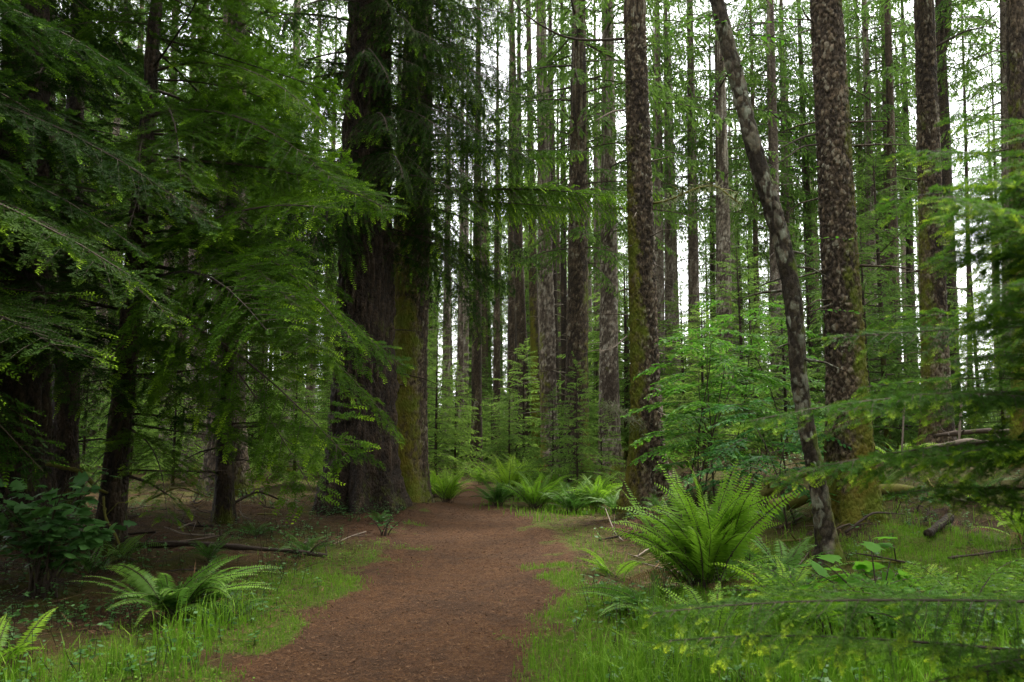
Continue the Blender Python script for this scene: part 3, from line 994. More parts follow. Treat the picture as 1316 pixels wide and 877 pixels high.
# ------------------------------------------------------------------ left: dark hemlocks and spruces
t1 = tall_tree(30, 20, 690, 10.8, 66, 'thick near-black trunk at the left border rising behind a leafy shrub', G_LEFT, B_DARK, seed=10, seg=60, rings=160, relief=.05, ht=22, crown=1, crown0=.5, cs=1.7, moss_base=.3, stubs=20, stub_z=(1, 6), stub_len=(.3, 1.4))
g = np.random.RandomState(41)
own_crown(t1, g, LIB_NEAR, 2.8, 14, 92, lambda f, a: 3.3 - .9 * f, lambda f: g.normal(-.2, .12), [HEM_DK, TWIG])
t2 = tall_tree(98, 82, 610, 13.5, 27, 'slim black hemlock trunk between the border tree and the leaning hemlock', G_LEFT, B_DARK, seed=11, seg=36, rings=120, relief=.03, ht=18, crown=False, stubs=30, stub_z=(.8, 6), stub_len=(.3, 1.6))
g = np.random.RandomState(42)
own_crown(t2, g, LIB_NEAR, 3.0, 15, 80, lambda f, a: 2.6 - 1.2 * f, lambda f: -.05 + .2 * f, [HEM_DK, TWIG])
t3 = tall_tree(206, 141, 690, 9.8, 23, 'slender leaning hemlock with wide layered green boughs on the left', G_LEFT, B_DARK, seed=12, seg=40, rings=140, relief=.02, ht=12.5, crown=False, stubs=16, stub_z=(.9, 4), stub_len=(.4, 1.6), moss_base=.3)
g = np.random.RandomState(43)


def az3(i, f, g):
    return g.normal(-.15, .75) if g.uniform() < .72 else g.uniform(0, 6.28)


own_crown(t3, g, LIB_NEAR, 3.0, 12.2, 88, lambda f, a: (3.4 if math.cos(a) > .2 else 2.1) * (1 - .72 * f) + .2, lambda f: g.normal(-.16, .14), [HEM, TWIG], az3, roll=.35)
g = np.random.RandomState(44)
own_crown(t3, g, LIB_NEAR, 1.2, 3.2, 5, lambda f, a: 2.3, lambda f: -.12, [HEM, TWIG], lambda i, f, g: g.uniform(-.9, .5))
# separate thin hemlock in front of the twin trunks, whose boughs hang before them
t4h = tall_tree(300, 288, 640, 12.6, 13, 'thin young hemlock with drooping boughs in front of the twin trunks', G_LEFT, B_DARK, seed=13, seg=24, rings=90, relief=.01, ht=9.5, crown=False, stubs=14, stub_z=(.6, 3), stub_len=(.3, 1.2))
g = np.random.RandomState(45)
own_crown(t4h, g, LIB_NEAR, 1.3, 9.3, 46, lambda f, a: (2.1 if math.cos(a) > 0 else 1.5) * (1 - .8 * f) + .2, lambda f: -.05 + .2 * f, [HEM, TWIG], lambda i, f, g: g.normal(-.2, 1.0) if g.uniform() < .7 else g.uniform(0, 6.28))
t4 = tall_tree(300, 290, 632, 18.5, 38, 'stout dark spruce trunk between the leaning hemlock and the twin trunks', G_LEFT, B_SCALY, seed=14, seg=50, rings=140, relief=.04, plates=.11, ht=24, crown0=.32, crown=0, cs=1.5)
t5 = tall_tree(258, 250, 620, 25, 22, 'straight brown spruce trunk seen left of the stout dark one', G_LEFT, B_GREY, seed=15, ht=25, crown0=.3, crown=3, cs=1.4)
# hemlocks added outside the left border to darken that side, boughs leaning in
for i, (x, y, ht) in enumerate(((-6.2, 6.4, 17), (-8.3, 9.6, 19), (-5.6, 4.0, 15))):
    root = empty('shading_hemlock', (x, y, h1(x, y)))
    link('trunk', trunk_mesh('trunk', None, [(0, 0, -.2), (.1, 0, 5), (0, .2, ht)], [.19, .14, .02], B_DARK, 24, 80, .3, .3, .02, 0, .2, None, .3, 10, 60 + i), root)
    g = np.random.RandomState(47 + i)
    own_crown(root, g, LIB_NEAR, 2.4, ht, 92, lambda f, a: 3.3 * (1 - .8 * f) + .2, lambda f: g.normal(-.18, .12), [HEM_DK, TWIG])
    tag(root, ('dark hemlock added for shade, whose fresh-tipped boughs reach in across the upper left border', 'hemlock added for shade behind it, its boughs filling the gap beside the border trunk', 'dark hemlock added for shade nearest the camera beyond the left border, only bough tips showing')[i], 'tree', G_LEFT)

# ------------------------------------------------------------------ trunks further off that one can still tell apart
MID = [
    # px0, px1, py1, d, w, mat, moss_dir, label
    (746, 741, 560, 21, 25, 'S', (.7, -.2), 'stout mossy-flanked spruce in the middle group, facing the path bend', .42),
    (782, 783, 560, 24, 21, 'G', None, 'pale grey spruce trunk between the stout mossy one and the nearest dark trunk', .46),
    (693, 706, 560, 26, 18, 'G', (-.6, -.2), 'reddish grey spruce trunk on the left of the stout mossy one', .44),
    (652, 674, 540, 31, 12, 'S', None, 'thin scaly spruce leaning slightly, above the bright ferns', .5),
    (676, 690, 560, 31, 11, 'M', (-.6, -.6), 'ochre moss-covered thin trunk beside the reddish grey spruce', .5),
    (722, 726, 560, 29, 8, 'D', None, 'very thin dark trunk between the reddish grey and the stout mossy spruces', .52),
    (545, 537, 430, 30, 14, 'G', None, 'brown-grey trunk showing close beside the leaning twin', .5),
    (846, 848, 520, 29, 12, 'G', None, 'left one of a close pair of grey trunks right of the nearest dark trunk', .5),
    (857, 861, 520, 31, 10, 'G', None, 'right one of a close pair of grey trunks right of the nearest dark trunk', .5),
    (888, 893, 500, 30, 13, 'G', None, 'straight grey trunk midway between the grey pair and the leaning broadleaf tree', .48),
    (926, 932, 500, 27, 17, 'G', (.5, -.3), 'thick straight grey trunk seen just left behind the leaning broadleaf tree', .5),
    (915, 917, 480, 43, 6, 'D', None, 'hair-thin dark trunk left beside the thick grey one', .6),
    (992, 999, 490, 28, 14, 'G', None, 'grey trunk between the leaning broadleaf tree and the thick scaly spruce', .45),
    (1008, 1012, 490, 33, 10, 'G', None, 'lichened grey trunk close left of the thick scaly spruce', .5),
    (1094, 1098, 480, 40, 6, 'D', None, 'thin dark pole right beside the thick scaly spruce', .6),
    (1106, 1112, 480, 36, 8, 'G', None, 'thin grey trunk left of the slim pair against the sky', .55),
    (1115, 1123, 480, 31, 12, 'G', None, 'grey trunk at the heart of the group between the two scaly spruces', .5),
    (1145, 1152, 520, 30, 12, 'S', None, 'brown scaly trunk between the grey group and the straight scaly spruce', .5),
    (1165, 1173, 500, 35, 9, 'D', None, 'slim dark trunk just left of the straight scaly spruce', .55),
    (1244, 1247, 520, 38, 5, 'D', None, 'thin lone dark pole standing against the white sky on the right', .62),
    (1282, 1284, 430, 42, 4, 'D', None, 'thinnest dead pole by the white sky near the pale grey trunk', .7),
    (615, 612, 606, 32, 11, 'S', None, 'dark scaly trunk rising straight where the path bends', .5),
    (596, 591, 560, 46, 7, 'G', None, 'left one of two pale slender trunks beyond the path bend', .55),
    (603, 596, 560, 50, 7, 'G', None, 'right one of two pale slender trunks beyond the path bend', .55),
    (640, 638, 570, 42, 7, 'S', None, 'slender brown trunk beyond the ferns, right of the dark scaly one', .55),
    (578, 573, 540, 40, 8, 'G', None, 'grey trunk beyond the path, left of the two pale slender trunks', .5),
    (655, 659, 560, 38, 9, 'S', None, 'brown trunk in a close row behind the bright ferns', .5),
    (667, 667, 560, 35, 9, 'D', None, 'dark trunk in a close row behind the bright ferns', .5),
    (706, 714, 560, 36, 9, 'D', None, 'dark trunk half hidden behind the reddish grey spruce', .5),
    (765, 768, 560, 40, 7, 'G', None, 'thin grey trunk in the slit between stout mossy and pale grey spruces', .55),
    (380, 372, 560, 28, 15, 'G', None, 'grey trunk glimpsed between hemlock boughs left of the twin trunks', .4),
    (410, 398, 560, 32, 10, 'G', None, 'slim grey trunk close left of the twin trunks, behind the boughs', .4),
    (345, 338, 560, 38, 8, 'G', None, 'slim pale trunk far behind the stout dark spruce', .45),
    (330, 325, 560, 44, 7, 'G', None, 'slimmer pale trunk farther behind the stout dark spruce', .45),
    (222, 213, 560, 27, 13, 'G', None, 'lichened trunk just right of the leaning hemlock in the dark wood', .4),
    (165, 118, 560, 30, 11, 'G', None, 'tilted pale trunk behind the slim black hemlock', .4),
    (180, 158, 560, 33, 10, 'S', None, 'tilted brown trunk close behind the leaning hemlock', .4),
    (60, 58, 600, 22, 16, 'D', None, 'black trunk showing right beside the border tree', .35),
]
MATS = {'S': B_SCALY, 'G': B_GREY, 'D': B_DARK, 'M': B_SCALY}
for i, (a, b, py, d, w, mt, md, lab, c0) in enumerate(MID):
    tall_tree(a, b, py, d, w, lab, G_MID if a > 430 else G_LEFT, MATS[mt], seed=300 + i, seg=40 if w > 15 else 14, rings=140 if w > 15 else 50, plates=.10 if w > 15 else 0, relief=.035 if w > 15 else .015,
              moss=.42 if mt == 'M' else .14, moss_dir=md, ht=26 + (i * 7 % 5), crown0=.80 if 540 < b < 780 and d > 28 else c0 * (.55 if d < 27 and b > 690 and b < 800 else .95 if 560 < b < 760 and d > 28 else .62), stubs=34, stub_len=(.15, 1.1), cs=1.15 if d < 27 and 690 < b < 800 else .7 if 540 < b < 780 else 1.0)

# ------------------------------------------------------------------ the nameless trunks of the far wood
rs = np.random.RandomState(5)
taken = []
n_far = 0
tries = 0
while n_far < 172 and tries < 6000:
    tries += 1
    d = 30 + 42 * rs.uniform() ** .8
    px = rs.uniform(-60, 1376)
    if n_far >= 140:
        d, px = rs.uniform(54, 84), rs.uniform(500, 800)
    if 540 < px < 690 and d < 54:
        continue
    if px > 1130 and rs.uniform() < .72:
        continue
    p = at(px, 560, d)
    if path_sd(np.array([p.x]), np.array([d]))[0] < 1.0 and d < 38:
        continue
    if any((p.x - q[0]) ** 2 + (d - q[1]) ** 2 < 2.2 for q in taken):
        continue
    taken.append((p.x, d))
    w = rs.uniform(.20, .42) * FPX / d
    if px < 440:
        lab = 'thin pale trunk in the dim far wood behind the left-hand hemlocks'
    elif px < 640:
        lab = 'thin pale trunk in the sunlit far wood straight beyond the path'
    elif px < 860:
        lab = 'thin grey trunk in the far wood behind the middle spruces'
    elif px < 1080:
        lab = 'thin grey trunk in the far wood behind the leaning broadleaf tree'
    else:
        lab = 'thin grey trunk in the open far wood against the white sky on the right'
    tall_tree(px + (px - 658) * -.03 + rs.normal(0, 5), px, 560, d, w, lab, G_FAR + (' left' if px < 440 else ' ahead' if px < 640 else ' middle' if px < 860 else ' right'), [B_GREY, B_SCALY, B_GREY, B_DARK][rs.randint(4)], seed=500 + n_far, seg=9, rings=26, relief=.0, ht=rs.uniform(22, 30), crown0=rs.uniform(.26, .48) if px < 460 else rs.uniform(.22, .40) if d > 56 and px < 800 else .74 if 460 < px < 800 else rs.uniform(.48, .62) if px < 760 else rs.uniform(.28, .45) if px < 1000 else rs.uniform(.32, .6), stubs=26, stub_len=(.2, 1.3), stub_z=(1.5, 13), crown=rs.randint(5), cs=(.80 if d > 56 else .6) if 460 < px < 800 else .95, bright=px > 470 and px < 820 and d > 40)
    n_far += 1
print('far trunks', n_far)

# ------------------------------------------------------------------ understorey hemlocks
def young(px, d, h, label, group, k=None, rz=None, wide=1.0):
    p = at(px, 560, d)
    root = empty('young_hemlock', (p.x, d, h1(p.x, d)), rs.uniform(0, 6.28) if rz is None else rz)
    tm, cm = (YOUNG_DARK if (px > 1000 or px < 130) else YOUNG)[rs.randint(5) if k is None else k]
    s = h / 5.0
    for nm, me in (('trunk', tm), ('crown', cm)):
        o = link(nm, me, root)
        o.scale = (s * wide, s * wide, s)
    tag(root, label, 'young tree', group)
    return root


YG = 'young hemlocks under the spruces'
for px, d, h, lab, wd in (
    (560, 23, 4.6, 'young hemlock filling the gap right beside the leaning twin trunk', 1.1),
    (585, 30, 4.2, 'young hemlock left of the path bend, behind the small fern', 1.1),
    (545, 30, 6.0, 'taller young hemlock behind the one beside the twin trunk', 1.0),
    (655, 27, 3.0, 'small bright young hemlock behind the fern bank', 1.2),
    (632, 40, 3.8, 'young hemlock beyond the path bend, right of the dark scaly trunk', 1.2),
    (710, 20, 2.6, 'low young hemlock at the back of the fern bank', 1.3),
    (742, 18.6, 3.4, 'young hemlock in front of the stout mossy spruce', .9),
    (772, 19.5, 2.2, 'dark young hemlock between fern bank and nearest dark trunk', 1.2),
    (905, 17.5, 3.6, 'dark young hemlock behind the leafy bush on the bank', 1.3),
    (955, 21, 5.6, 'tall young hemlock rising behind the leafy bush', 1.1),
    (880, 24, 5.0, 'young hemlock between the grey trunks and the leafy bush', 1.1),
    (1010, 17, 3.2, 'low dark young hemlock behind the leaning broadleaf tree', 1.3),
    (1045, 25, 6.6, 'tall young hemlock left behind the thick scaly spruce', 1.1),
    (1140, 22, 8.6, 'tall dark hemlock sapling crowding the gap left of the straight scaly spruce', 1.1),
    (1090, 27, 9.5, 'tallest young hemlock, just behind the thick scaly spruce', 1.0),
    (1262, 24, 6.6, 'slim dark young hemlock against the sky near the lone dark pole', 1.0),
    (970, 30, 8.0, 'tall young hemlock behind the leaning broadleaf tree', 1.0),
    (1120, 19, 5.4, 'dense young hemlock right of the thick scaly spruce', 1.2),
    (1160, 24, 5.2, 'young hemlock between the two scaly spruces', 1.2),
    (1235, 21, 3.8, 'young hemlock right of the straight scaly spruce', 1.2),
    (1290, 19, 3.6, 'young hemlock below the pale grey trunk at the right border', 1.2),
    (380, 20, 3.6, 'bright young hemlock left of the twin trunks', 1.2),
    (335, 24, 5.0, 'young hemlock behind the stout dark spruce', 1.2),
    (225, 21, 3.4, 'bright young hemlock right of the leaning hemlock foot', 1.3),
    (270, 29, 4.6, 'young hemlock between the brown and the stout dark spruces', 1.2),
    (170, 24, 4.0, 'young hemlock in the light behind the leaning hemlock', 1.2),
    (110, 19, 3.8, 'young hemlock behind the slim black trunk', 1.1),
    (40, 18, 4.5, 'shaded young hemlock behind the border tree', 1.1),
    (440, 25, 4.4, 'young hemlock right behind the twin trunks', 1.1),
):
    young(px, d, h, lab, YG, None, None, wd)
for i in range(150):
    for _ in range(50):
        d = 26 + 40 * rs.uniform()
        px = rs.uniform(-40, 1356) if i % 3 else rs.uniform(-40, 560)
        p = at(px, 560, d)
        if 555 < px < 655 and d < 45:
            continue
        if path_sd(np.array([p.x]), np.array([d]))[0] > 1.2 or d > 40:
            break
    side = 'behind the left-hand hemlocks' if px < 440 else 'beyond the path bend' if px < 660 else 'behind the middle spruces' if px < 900 else 'behind the right-hand spruces'
    young(px, d, rs.uniform(2.5, 7.5) if px < 1080 else rs.uniform(2, 4.5), 'distant young hemlock in the green undergrowth ' + side, 'distant young hemlocks ' + side, None, None, rs.uniform(1.0, 1.4))

nd = 0
while nd < 84:
    d = rs.uniform(38, 68)
    px = rs.uniform(-60, 1080) if nd % 4 else rs.uniform(430, 760)
    if nd % 12 == 0:
        px = rs.uniform(1080, 1370)
    p = at(px, 560, d)
    if 590 < px < 625 and d < 44:
        continue
    root = empty('distant_hemlock', (p.x, d, h1(p.x, d)), rs.uniform(0, 6.28))
    h_ = rs.uniform(11, 16) if 600 < px < 720 and d > 54 else rs.uniform(4, 7.5) if 535 < px < 720 else rs.uniform(9, 16) if px < 1080 else rs.uniform(5, 8)
    o = link('trunk', YOUNG[nd % 5][0], root)
    o.scale = (2.2, 2.2, h_ / 5)
    o = link('crown', TALL[nd % 5], root)
    o.location = (0, 0, .5)
    o.scale = (rs.uniform(.8, 1.1),) * 2 + ((h_ - .3) / 20,)
    side = 'on the left' if px < 440 else 'straight beyond the path' if px < 660 else 'behind the middle spruces' if px < 900 else 'behind the right-hand spruces'
    tag(root, 'bushy distant hemlock clothed to the ground, closing the view ' + side, 'tree', 'distant hemlocks ' + side)
    nd += 1

# ------------------------------------------------------------------ ferns
def frond(mb, g, L, a0, a1, az, pw, n=30, mat=0, tip=.2, pwid=.013, twist=.2):
    """one feather of a sword fern: leans from a0 to a1 (angle from the vertical) along its length"""
    s = np.linspace(0, 1, n + 1)
    ang = a0 + (a1 - a0) * s ** 1.3
    dr = np.stack([np.sin(ang), 0 * ang, np.cos(ang)], -1)
    P = np.concatenate([[[0, 0, 0]], np.cumsum((dr[:-1] + dr[1:]) * .5 * L / n, axis=0)])
    P[:, 1] += twist * L * .35 * s ** 2 * g.normal()
    ca, sa = math.cos(az), math.sin(az)
    Rz = np.array([[ca, -sa, 0], [sa, ca, 0], [0, 0, 1]])
    T = unit(np.gradient(P, axis=0))
    lat = unit(np.cross(T, np.cross(np.array([0, 1.0, 0]), T)))
    roll = g.normal(0, .5)
    up = unit(np.cross(T, lat))
    lat, up = lat * math.cos(roll) + up * math.sin(roll), up * math.cos(roll) - lat * math.sin(roll)
    prof = np.clip((s - .13) / .20, 0, 1) ** .7 * (1 - np.clip((s - .45) / .58, 0, 1) ** 1.5) + .03
    r = g.uniform(.2, .9)
    for sd_ in (-1, 1):
        k = s > .1
        u = lat[k] * sd_ + T[k] * .28 - up[k] * .12 + g.normal(0, .07, (k.sum(), 3))
        u[:, 2] -= .10
        b, nn = P[k], up[k] + g.normal(0, .12, (k.sum(), 3))
        blades(mb, b @ Rz.T, u @ Rz.T, pwid * (.5 + .5 * prof[k]) * L, pw * L * prof[k] * g.uniform(.9, 1.08, k.sum()), nn @ Rz.T, mat, np.clip(tip + .45 * s[k] ** 2, 0, 1), r, .30)
    add_tube(mb, (P @ Rz.T)[::3], .0045 * L * (1.1 - s[::3]) + .0008, 4, 1 if mat == 0 else mat)


def fern_mesh(seed, L, n, spread=(.15, .75), bend=(1.1, 2.0), pw=.105, tip=.2, bias=None, pairs=34, mats=None, dead=3, pwid=.032):
    g = np.random.RandomState(seed)
    mb = MB()
    for i in range(n):
        f = g.uniform()
        a0 = spread[0] + (spread[1] - spread[0]) * f ** 1.4
        a1 = bend[0] + (bend[1] - bend[0]) * g.uniform()
        az = g.uniform(0, 6.28) if bias is None else g.normal(bias[0], bias[1])
        k0 = mb.n
        frond(mb, g, L * g.uniform(.6, 1.08), a0, a1, az, pw * g.uniform(.8, 1.1), pairs, 0, np.clip(tip + g.normal(0, .18), 0, .8), pwid)
        off = np.array([g.normal(0, .07) * L, g.normal(0, .07) * L, 0])
        done, j = mb.n, len(mb.v) - 1
        while done > k0:
            done -= len(mb.v[j])
            mb.v[j] = mb.v[j] + off
            j -= 1
    for i in range(dead):
        frond(mb, g, L * g.uniform(.5, .8), .9, 2.4, g.uniform(0, 6.28), pw * .8, pairs, 2)
    return mb.mesh('fern_fronds', mats or [FERN, TWIG, DEADF])


def fern(px, py, d, me, label, group, sx=1.0, rz=None, name='sword_fern', base_z=None):
    p = at(px, py, d)
    o = link(name, me, None, (p.x, d, h1(p.x, d) - .02))
    o.rotation_euler = (0, 0, rs.uniform(0, 6.28) if rz is None else rz)
    o.scale = (sx,) * 3
    tag(o, label, 'fern', group)
    return o


FG = 'sword ferns beside the path'
fern(905, 755, 7.7, fern_mesh(1, 1.30, 84, (.03, .78), (.5, 1.85), pw=.112, pairs=44, tip=.25, dead=7, pwid=.022), 'largest bright sword fern, arching from the grass right of the path', FG, rz=0)
fern(225, 765, 6.9, fern_mesh(2, .92, 50, (.45, 1.0), (1.5, 2.2), pw=.095, pairs=46, mats=[FERN_DK, TWIG, DEADF], bias=(-.2, 1.5), dead=4, pwid=.025), 'low arching fern in the shade on the left, fronds reaching over the grass', FG, rz=0)
fern(0, 850, 5.4, fern_mesh(3, .62, 12, (.5, 1.0), (1.3, 2.0), pairs=34, tip=.3, dead=0), 'small bright fern clump at the lower left border', FG)
FB = 'bright ferns where the path bends'
fa = fern_mesh(4, 1.0, 40, (.1, .75), (1.0, 2.0), pairs=28, tip=.35, dead=2)
fb = fern_mesh(5, 1.05, 46, (.1, .8), (1.1, 2.1), pairs=28, tip=.25, dead=3)
fc = fern_mesh(6, .95, 34, (.2, .9), (1.2, 2.1), pairs=28, tip=.2, mats=[FERN_DK, TWIG, DEADF])
for px, py, d, me, s, lab in (
    (574, 648, 17.8, fa, 1.0, 'yellow-green fern on the left of the path bend, by the leaning trunk'),
    (556, 636, 19.5, fb, .9, 'smaller fern tucked behind the one by the leaning trunk'),
    (652, 640, 20.5, fa, 1.35, 'tallest bright fern of the bank, nearest the bend'),
    (640, 646, 17.5, fc, .95, 'low fern at the near left foot of the fern bank'),
    (688, 646, 17.2, fb, 1.0, 'full bright fern at the front middle of the fern bank'),
    (712, 640, 18.8, fa, 1.05, 'bright fern behind the middle of the fern bank'),
    (735, 648, 16.6, fc, 1.05, 'dark green fern at the front right of the fern bank'),
    (765, 646, 17.0, fb, .95, 'dark spreading fern at the right end of the fern bank'),
    (675, 636, 22.0, fb, 1.15, 'fern at the back of the fern bank'),
    (620, 630, 25.0, fa, .9, 'distant fern left at the end of the path'),
    (790, 650, 16.0, fc, .75, 'small dark fern against the foot of the nearest dark trunk'),
):
    fern(px, py, d, me, lab, FB, s)
fern(1000, 722, 8.3, fern_mesh(7, 1.0, 18, (.2, .9), (1.1, 1.9), pairs=34, mats=[FERN_DK, TWIG, DEADF]), 'pale grey-green fern just left behind the foot of the leaning tree', FG)
fern(1308, 640, 9.4, fern_mesh(8, .9, 12, (.3, 1.0), (1.2, 1.9), pairs=34, tip=.3), 'fern with one long frond at the right border beneath the fallen log', FG)
fern(790, 720, 8.8, fern_mesh(9, .55, 9, (.4, 1.1), (1.3, 1.9), pairs=30, tip=.3, dead=0), 'small light fern between the large fern and the path', FG)
fern(838, 775, 7.0, fern_mesh(10, .75, 16, (.7, 1.2), (1.6, 2.2), pairs=36, mats=[FERN_DK, TWIG, DEADF], bias=(3.0, .8), dead=1), 'dark low fern drooping before the left side of the large fern', FG, rz=0)


fd = fern_mesh(12, .6, 14, (.3, 1.1), (1.2, 2.1), pairs=26, mats=[FERN_DK, TWIG, DEADF], dead=2)
fe = fern_mesh(13, .7, 18, (.2, 1.0), (1.1, 2.0), pairs=28, tip=.3, dead=1)
for px, py, d, me, s, lab in (
    (330, 690, 11.6, fd, .8, 'small dark fern behind the rotten log on the left'),
    (395, 705, 10.4, fd, .9, 'dark fern tuft on the litter between the rotten log and the path'),
    (120, 745, 8.4, fd, 1.0, 'dark fern between the leafy shrub and the arching fern'),
    (300, 790, 6.6, fd, .8, 'small dark fern touching the right side of the arching fern'),
    (490, 676, 13.6, fd, .7, 'small fern in the litter at the foot of the twin trunks'),
    (925, 800, 6.2, fe, .9, 'fresh fern arching over the grass in front of the large sword fern'),
    (1010, 770, 6.6, fe, 1.0, 'fresh fern between the large sword fern and the lobed leaves'),
    (870, 830, 5.4, fd, .8, 'dark fern low in the long grass of the right verge'),
    (160, 725, 9.2, fd, 1.0, 'dark fern at the foot of the leaning hemlock'),
    (265, 720, 9.4, fd, .9, 'dark fern close behind the arching fern'),
    (1130, 620, 11.4, fd, 1.0, 'dark fern under the mossy foot of the thick scaly spruce'),
    (1010, 660, 10.6, fd, 1.0, 'dark fern beneath the blue-green bush'),
    (945, 690, 9.6, fe, .8, 'light fern directly behind the large sword fern'),
    (870, 680, 11.4, fd, .9, 'dark fern in the brown litter behind the large sword fern'),
    (1190, 690, 8.4, fe, .6, 'small light fern on the mossy bank below the broken log'),
    (1250, 610, 11.0, fd, 1.1, 'dark fern in front of the peeled pale log'),
    (1160, 585, 13.2, fe, 1.1, 'fern on top of the bank behind the upright splintered stick'),
    (1290, 590, 12.6, fe, 1.0, 'fern just behind the peeled pale log'),
    (905, 650, 13.0, fd, 1.1, 'dark fern in the shade under the tall bright bush'),
    (850, 655, 13.8, fd, .9, 'dark fern on the root mound of the nearest dark trunk'),
):
    fern(px, py, d, me, lab, 'small ferns of the forest floor', s)


def lady_fern(seed, L, n, bias=None, tip=.3):
    """a broad, twice-divided fern"""
    g = np.random.RandomState(seed)
    mb = MB()
    for i in range(n):
        b = bough(g, L, half=.30, step=.045, tstep=.022, tlen=.045, bw=.014, droop=.35, rise=.55, hang=.10, tipw=.6, bare=.22, ang=(62, 78), r0=.006, jz=.2)
        az = g.uniform(0, 6.28) if bias is None else g.normal(*bias)
        mb.merge(b, mat4((0, 0, 0), az, g.uniform(.45, .95), g.normal(0, .25), g.uniform(.8, 1.1)))
    return mb.mesh('fern_fronds', [FERN, TWIG])


for px, py, d, L, n, bias, lab in ((1072, 795, 5.7, 1.0, 10, (2.2, 1.1), 'broad feathery lady fern glowing bright beside the lobed leaves'), (1240, 785, 6.4, .95, 8, (1.0, 1.0), 'feathery lady fern with raised fronds behind the near boughs on the right'), (1190, 815, 5.3, .8, 8, (1.8, 1.2), 'bright lady fern nearest the camera under the hemlock boughs on the right'), (1020, 790, 6.9, .6, 7, None, 'small lady fern in the grass right of the large sword fern')):
    fern(px, py, d, lady_fern(int(px), L, n, bias), lab, 'lady ferns in the right foreground', 1.0, 0, 'lady_fern')

# ------------------------------------------------------------------ leafy shrubs
def lobed_leaf(mb, g, q, u, nrm, ll):
    """maple-like leaf with five lobes"""
    s = unit(np.cross(nrm, u))
    n2 = np.cross(u, s)
    out = [(0, 0), (.05, .38), (.28, .30), (.38, .58), (.55, .30), (.74, .30), (1.0, 0)]
    pts = [(a, b) for a, b in out] + [(a, -b) for a, b in out[-2:0:-1]]
    V = [q + u * ll * .42 + n2 * .03 * ll] + [q + u * ll * a + s * ll * b * .9 - n2 * (.12 * ll * (a - .4) ** 2 + .25 * ll * b * b) for a, b in pts]
    n = len(pts)
    mb.add(V, [(0, 1 + i, 1 + (i + 1) % n) for i in range(n)], 0, g.uniform(0, .5), g.uniform())


def shrub(seed, h, spread, stems, leaves, ll, lobed=False, mats=None, flat=.35):
    g = np.random.RandomState(seed)
    mb = MB()
    for i in range(stems):
        a = g.uniform(0, 6.28)
        e = np.array([math.cos(a) * spread * g.uniform(.3, 1), math.sin(a) * spread * g.uniform(.3, 1), h * g.uniform(.5, 1)])
        t = np.linspace(0, 1, 8)
        Q = np.stack([e[0] * t ** 1.5, e[1] * t ** 1.5, e[2] * (t * 1.25 - .25 * t * t)], -1) + np.array([g.normal(0, .05), g.normal(0, .05), 0])
        add_tube(mb, Q, .008 * (1.15 - t) + .002, 5, 1)
        for k in range(leaves):
            f = g.uniform(.35, 1.0)
            q = np.array([np.interp(f, t, Q[:, j]) for j in range(3)])
            az = g.uniform(0, 6.28)
            u = unit(np.array([math.cos(az), math.sin(az), g.uniform(-.45, .15)]))
            q = q + u * ll * g.uniform(.2, .7)
            nrm = unit(np.array([0, 0, 1.0]) + g.normal(0, flat, 3))
            (lobed_leaf if lobed else broad_leaf)(mb, g, q, u, nrm, ll * g.uniform(.6, 1.15))
    return mb.mesh('shrub', mats or [LEAFM, TWIG])


def put(name, me, px, py, d, label, cat, group=None, rz=0.0, dz=0.0):
    p = at(px, py, d)
    o = link(name, me, None, (p.x, d, h1(p.x, d) + dz))
    o.rotation_euler = (0, 0, rz)
    return tag(o, label, cat, group)


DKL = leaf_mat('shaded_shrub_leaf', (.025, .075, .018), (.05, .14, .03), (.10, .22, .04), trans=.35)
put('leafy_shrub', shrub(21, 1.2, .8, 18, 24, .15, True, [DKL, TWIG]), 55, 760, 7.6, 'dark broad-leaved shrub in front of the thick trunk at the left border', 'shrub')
put('leafy_shrub', shrub(22, .78, .5, 10, 8, .20, True), 1130, 790, 6.0, 'shrub with large pale lobed leaves right of the large sword fern', 'shrub')
put('leafy_shrub', shrub(24, .5, .4, 8, 9, .075), 975, 745, 8.0, 'low leafy sprout with small leaves between the large fern and leaning tree', 'shrub')
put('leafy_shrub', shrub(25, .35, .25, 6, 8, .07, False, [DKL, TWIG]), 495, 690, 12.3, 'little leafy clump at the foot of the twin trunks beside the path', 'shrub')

# the layered huckleberry bushes on the bank
def layered_bush(seed, h, specs):
    g = np.random.RandomState(seed)
    root_mb = MB()
    fol = MB()
    for q_, (dx, dy, dz, L, az) in enumerate(specs):
        b = bough(g, L, half=.46, step=.060, tstep=.040, tlen=.055, bw=.036, droop=.22, rise=.10, hang=.10, tipw=.6, bare=.12, ang=(45, 65), r0=.005, jz=.35)
        fol.merge(b, mat4((dx, dy, dz), az, .05 + g.normal(0, .08), g.normal(0, .15)), g.uniform(-.2, .2))
        if q_ < 2 or g.uniform() < .12:
            t = np.linspace(0, 1, 9)
            w = g.normal(0, .10, 4)
            x0, y0 = g.normal(0, .22, 2)
            Q = np.stack([x0 + (dx - x0) * t + w[0] * np.sin(6 * t) * t, y0 + (dy - y0) * t + w[1] * np.sin(5 * t) * t, dz * (1.15 * t - .15 * t * t)], -1)
            add_tube(root_mb, Q, .009 * (1.2 - t) + .003, 5, 0)
    return root_mb, fol


def dome(seed, n, z0, z1, rad, L):
    g = np.random.RandomState(seed)
    out = []
    for i in range(n):
        a, f = i * 2.4 + g.normal(0, .3), (i + .5) / n
        r = rad * g.uniform(.0, .45)
        out.append((r * math.cos(a), r * math.sin(a) * .8, z0 + (z1 - z0) * f ** .8, L * (1.15 - .6 * f) * g.uniform(.8, 1.2), a))
    return out


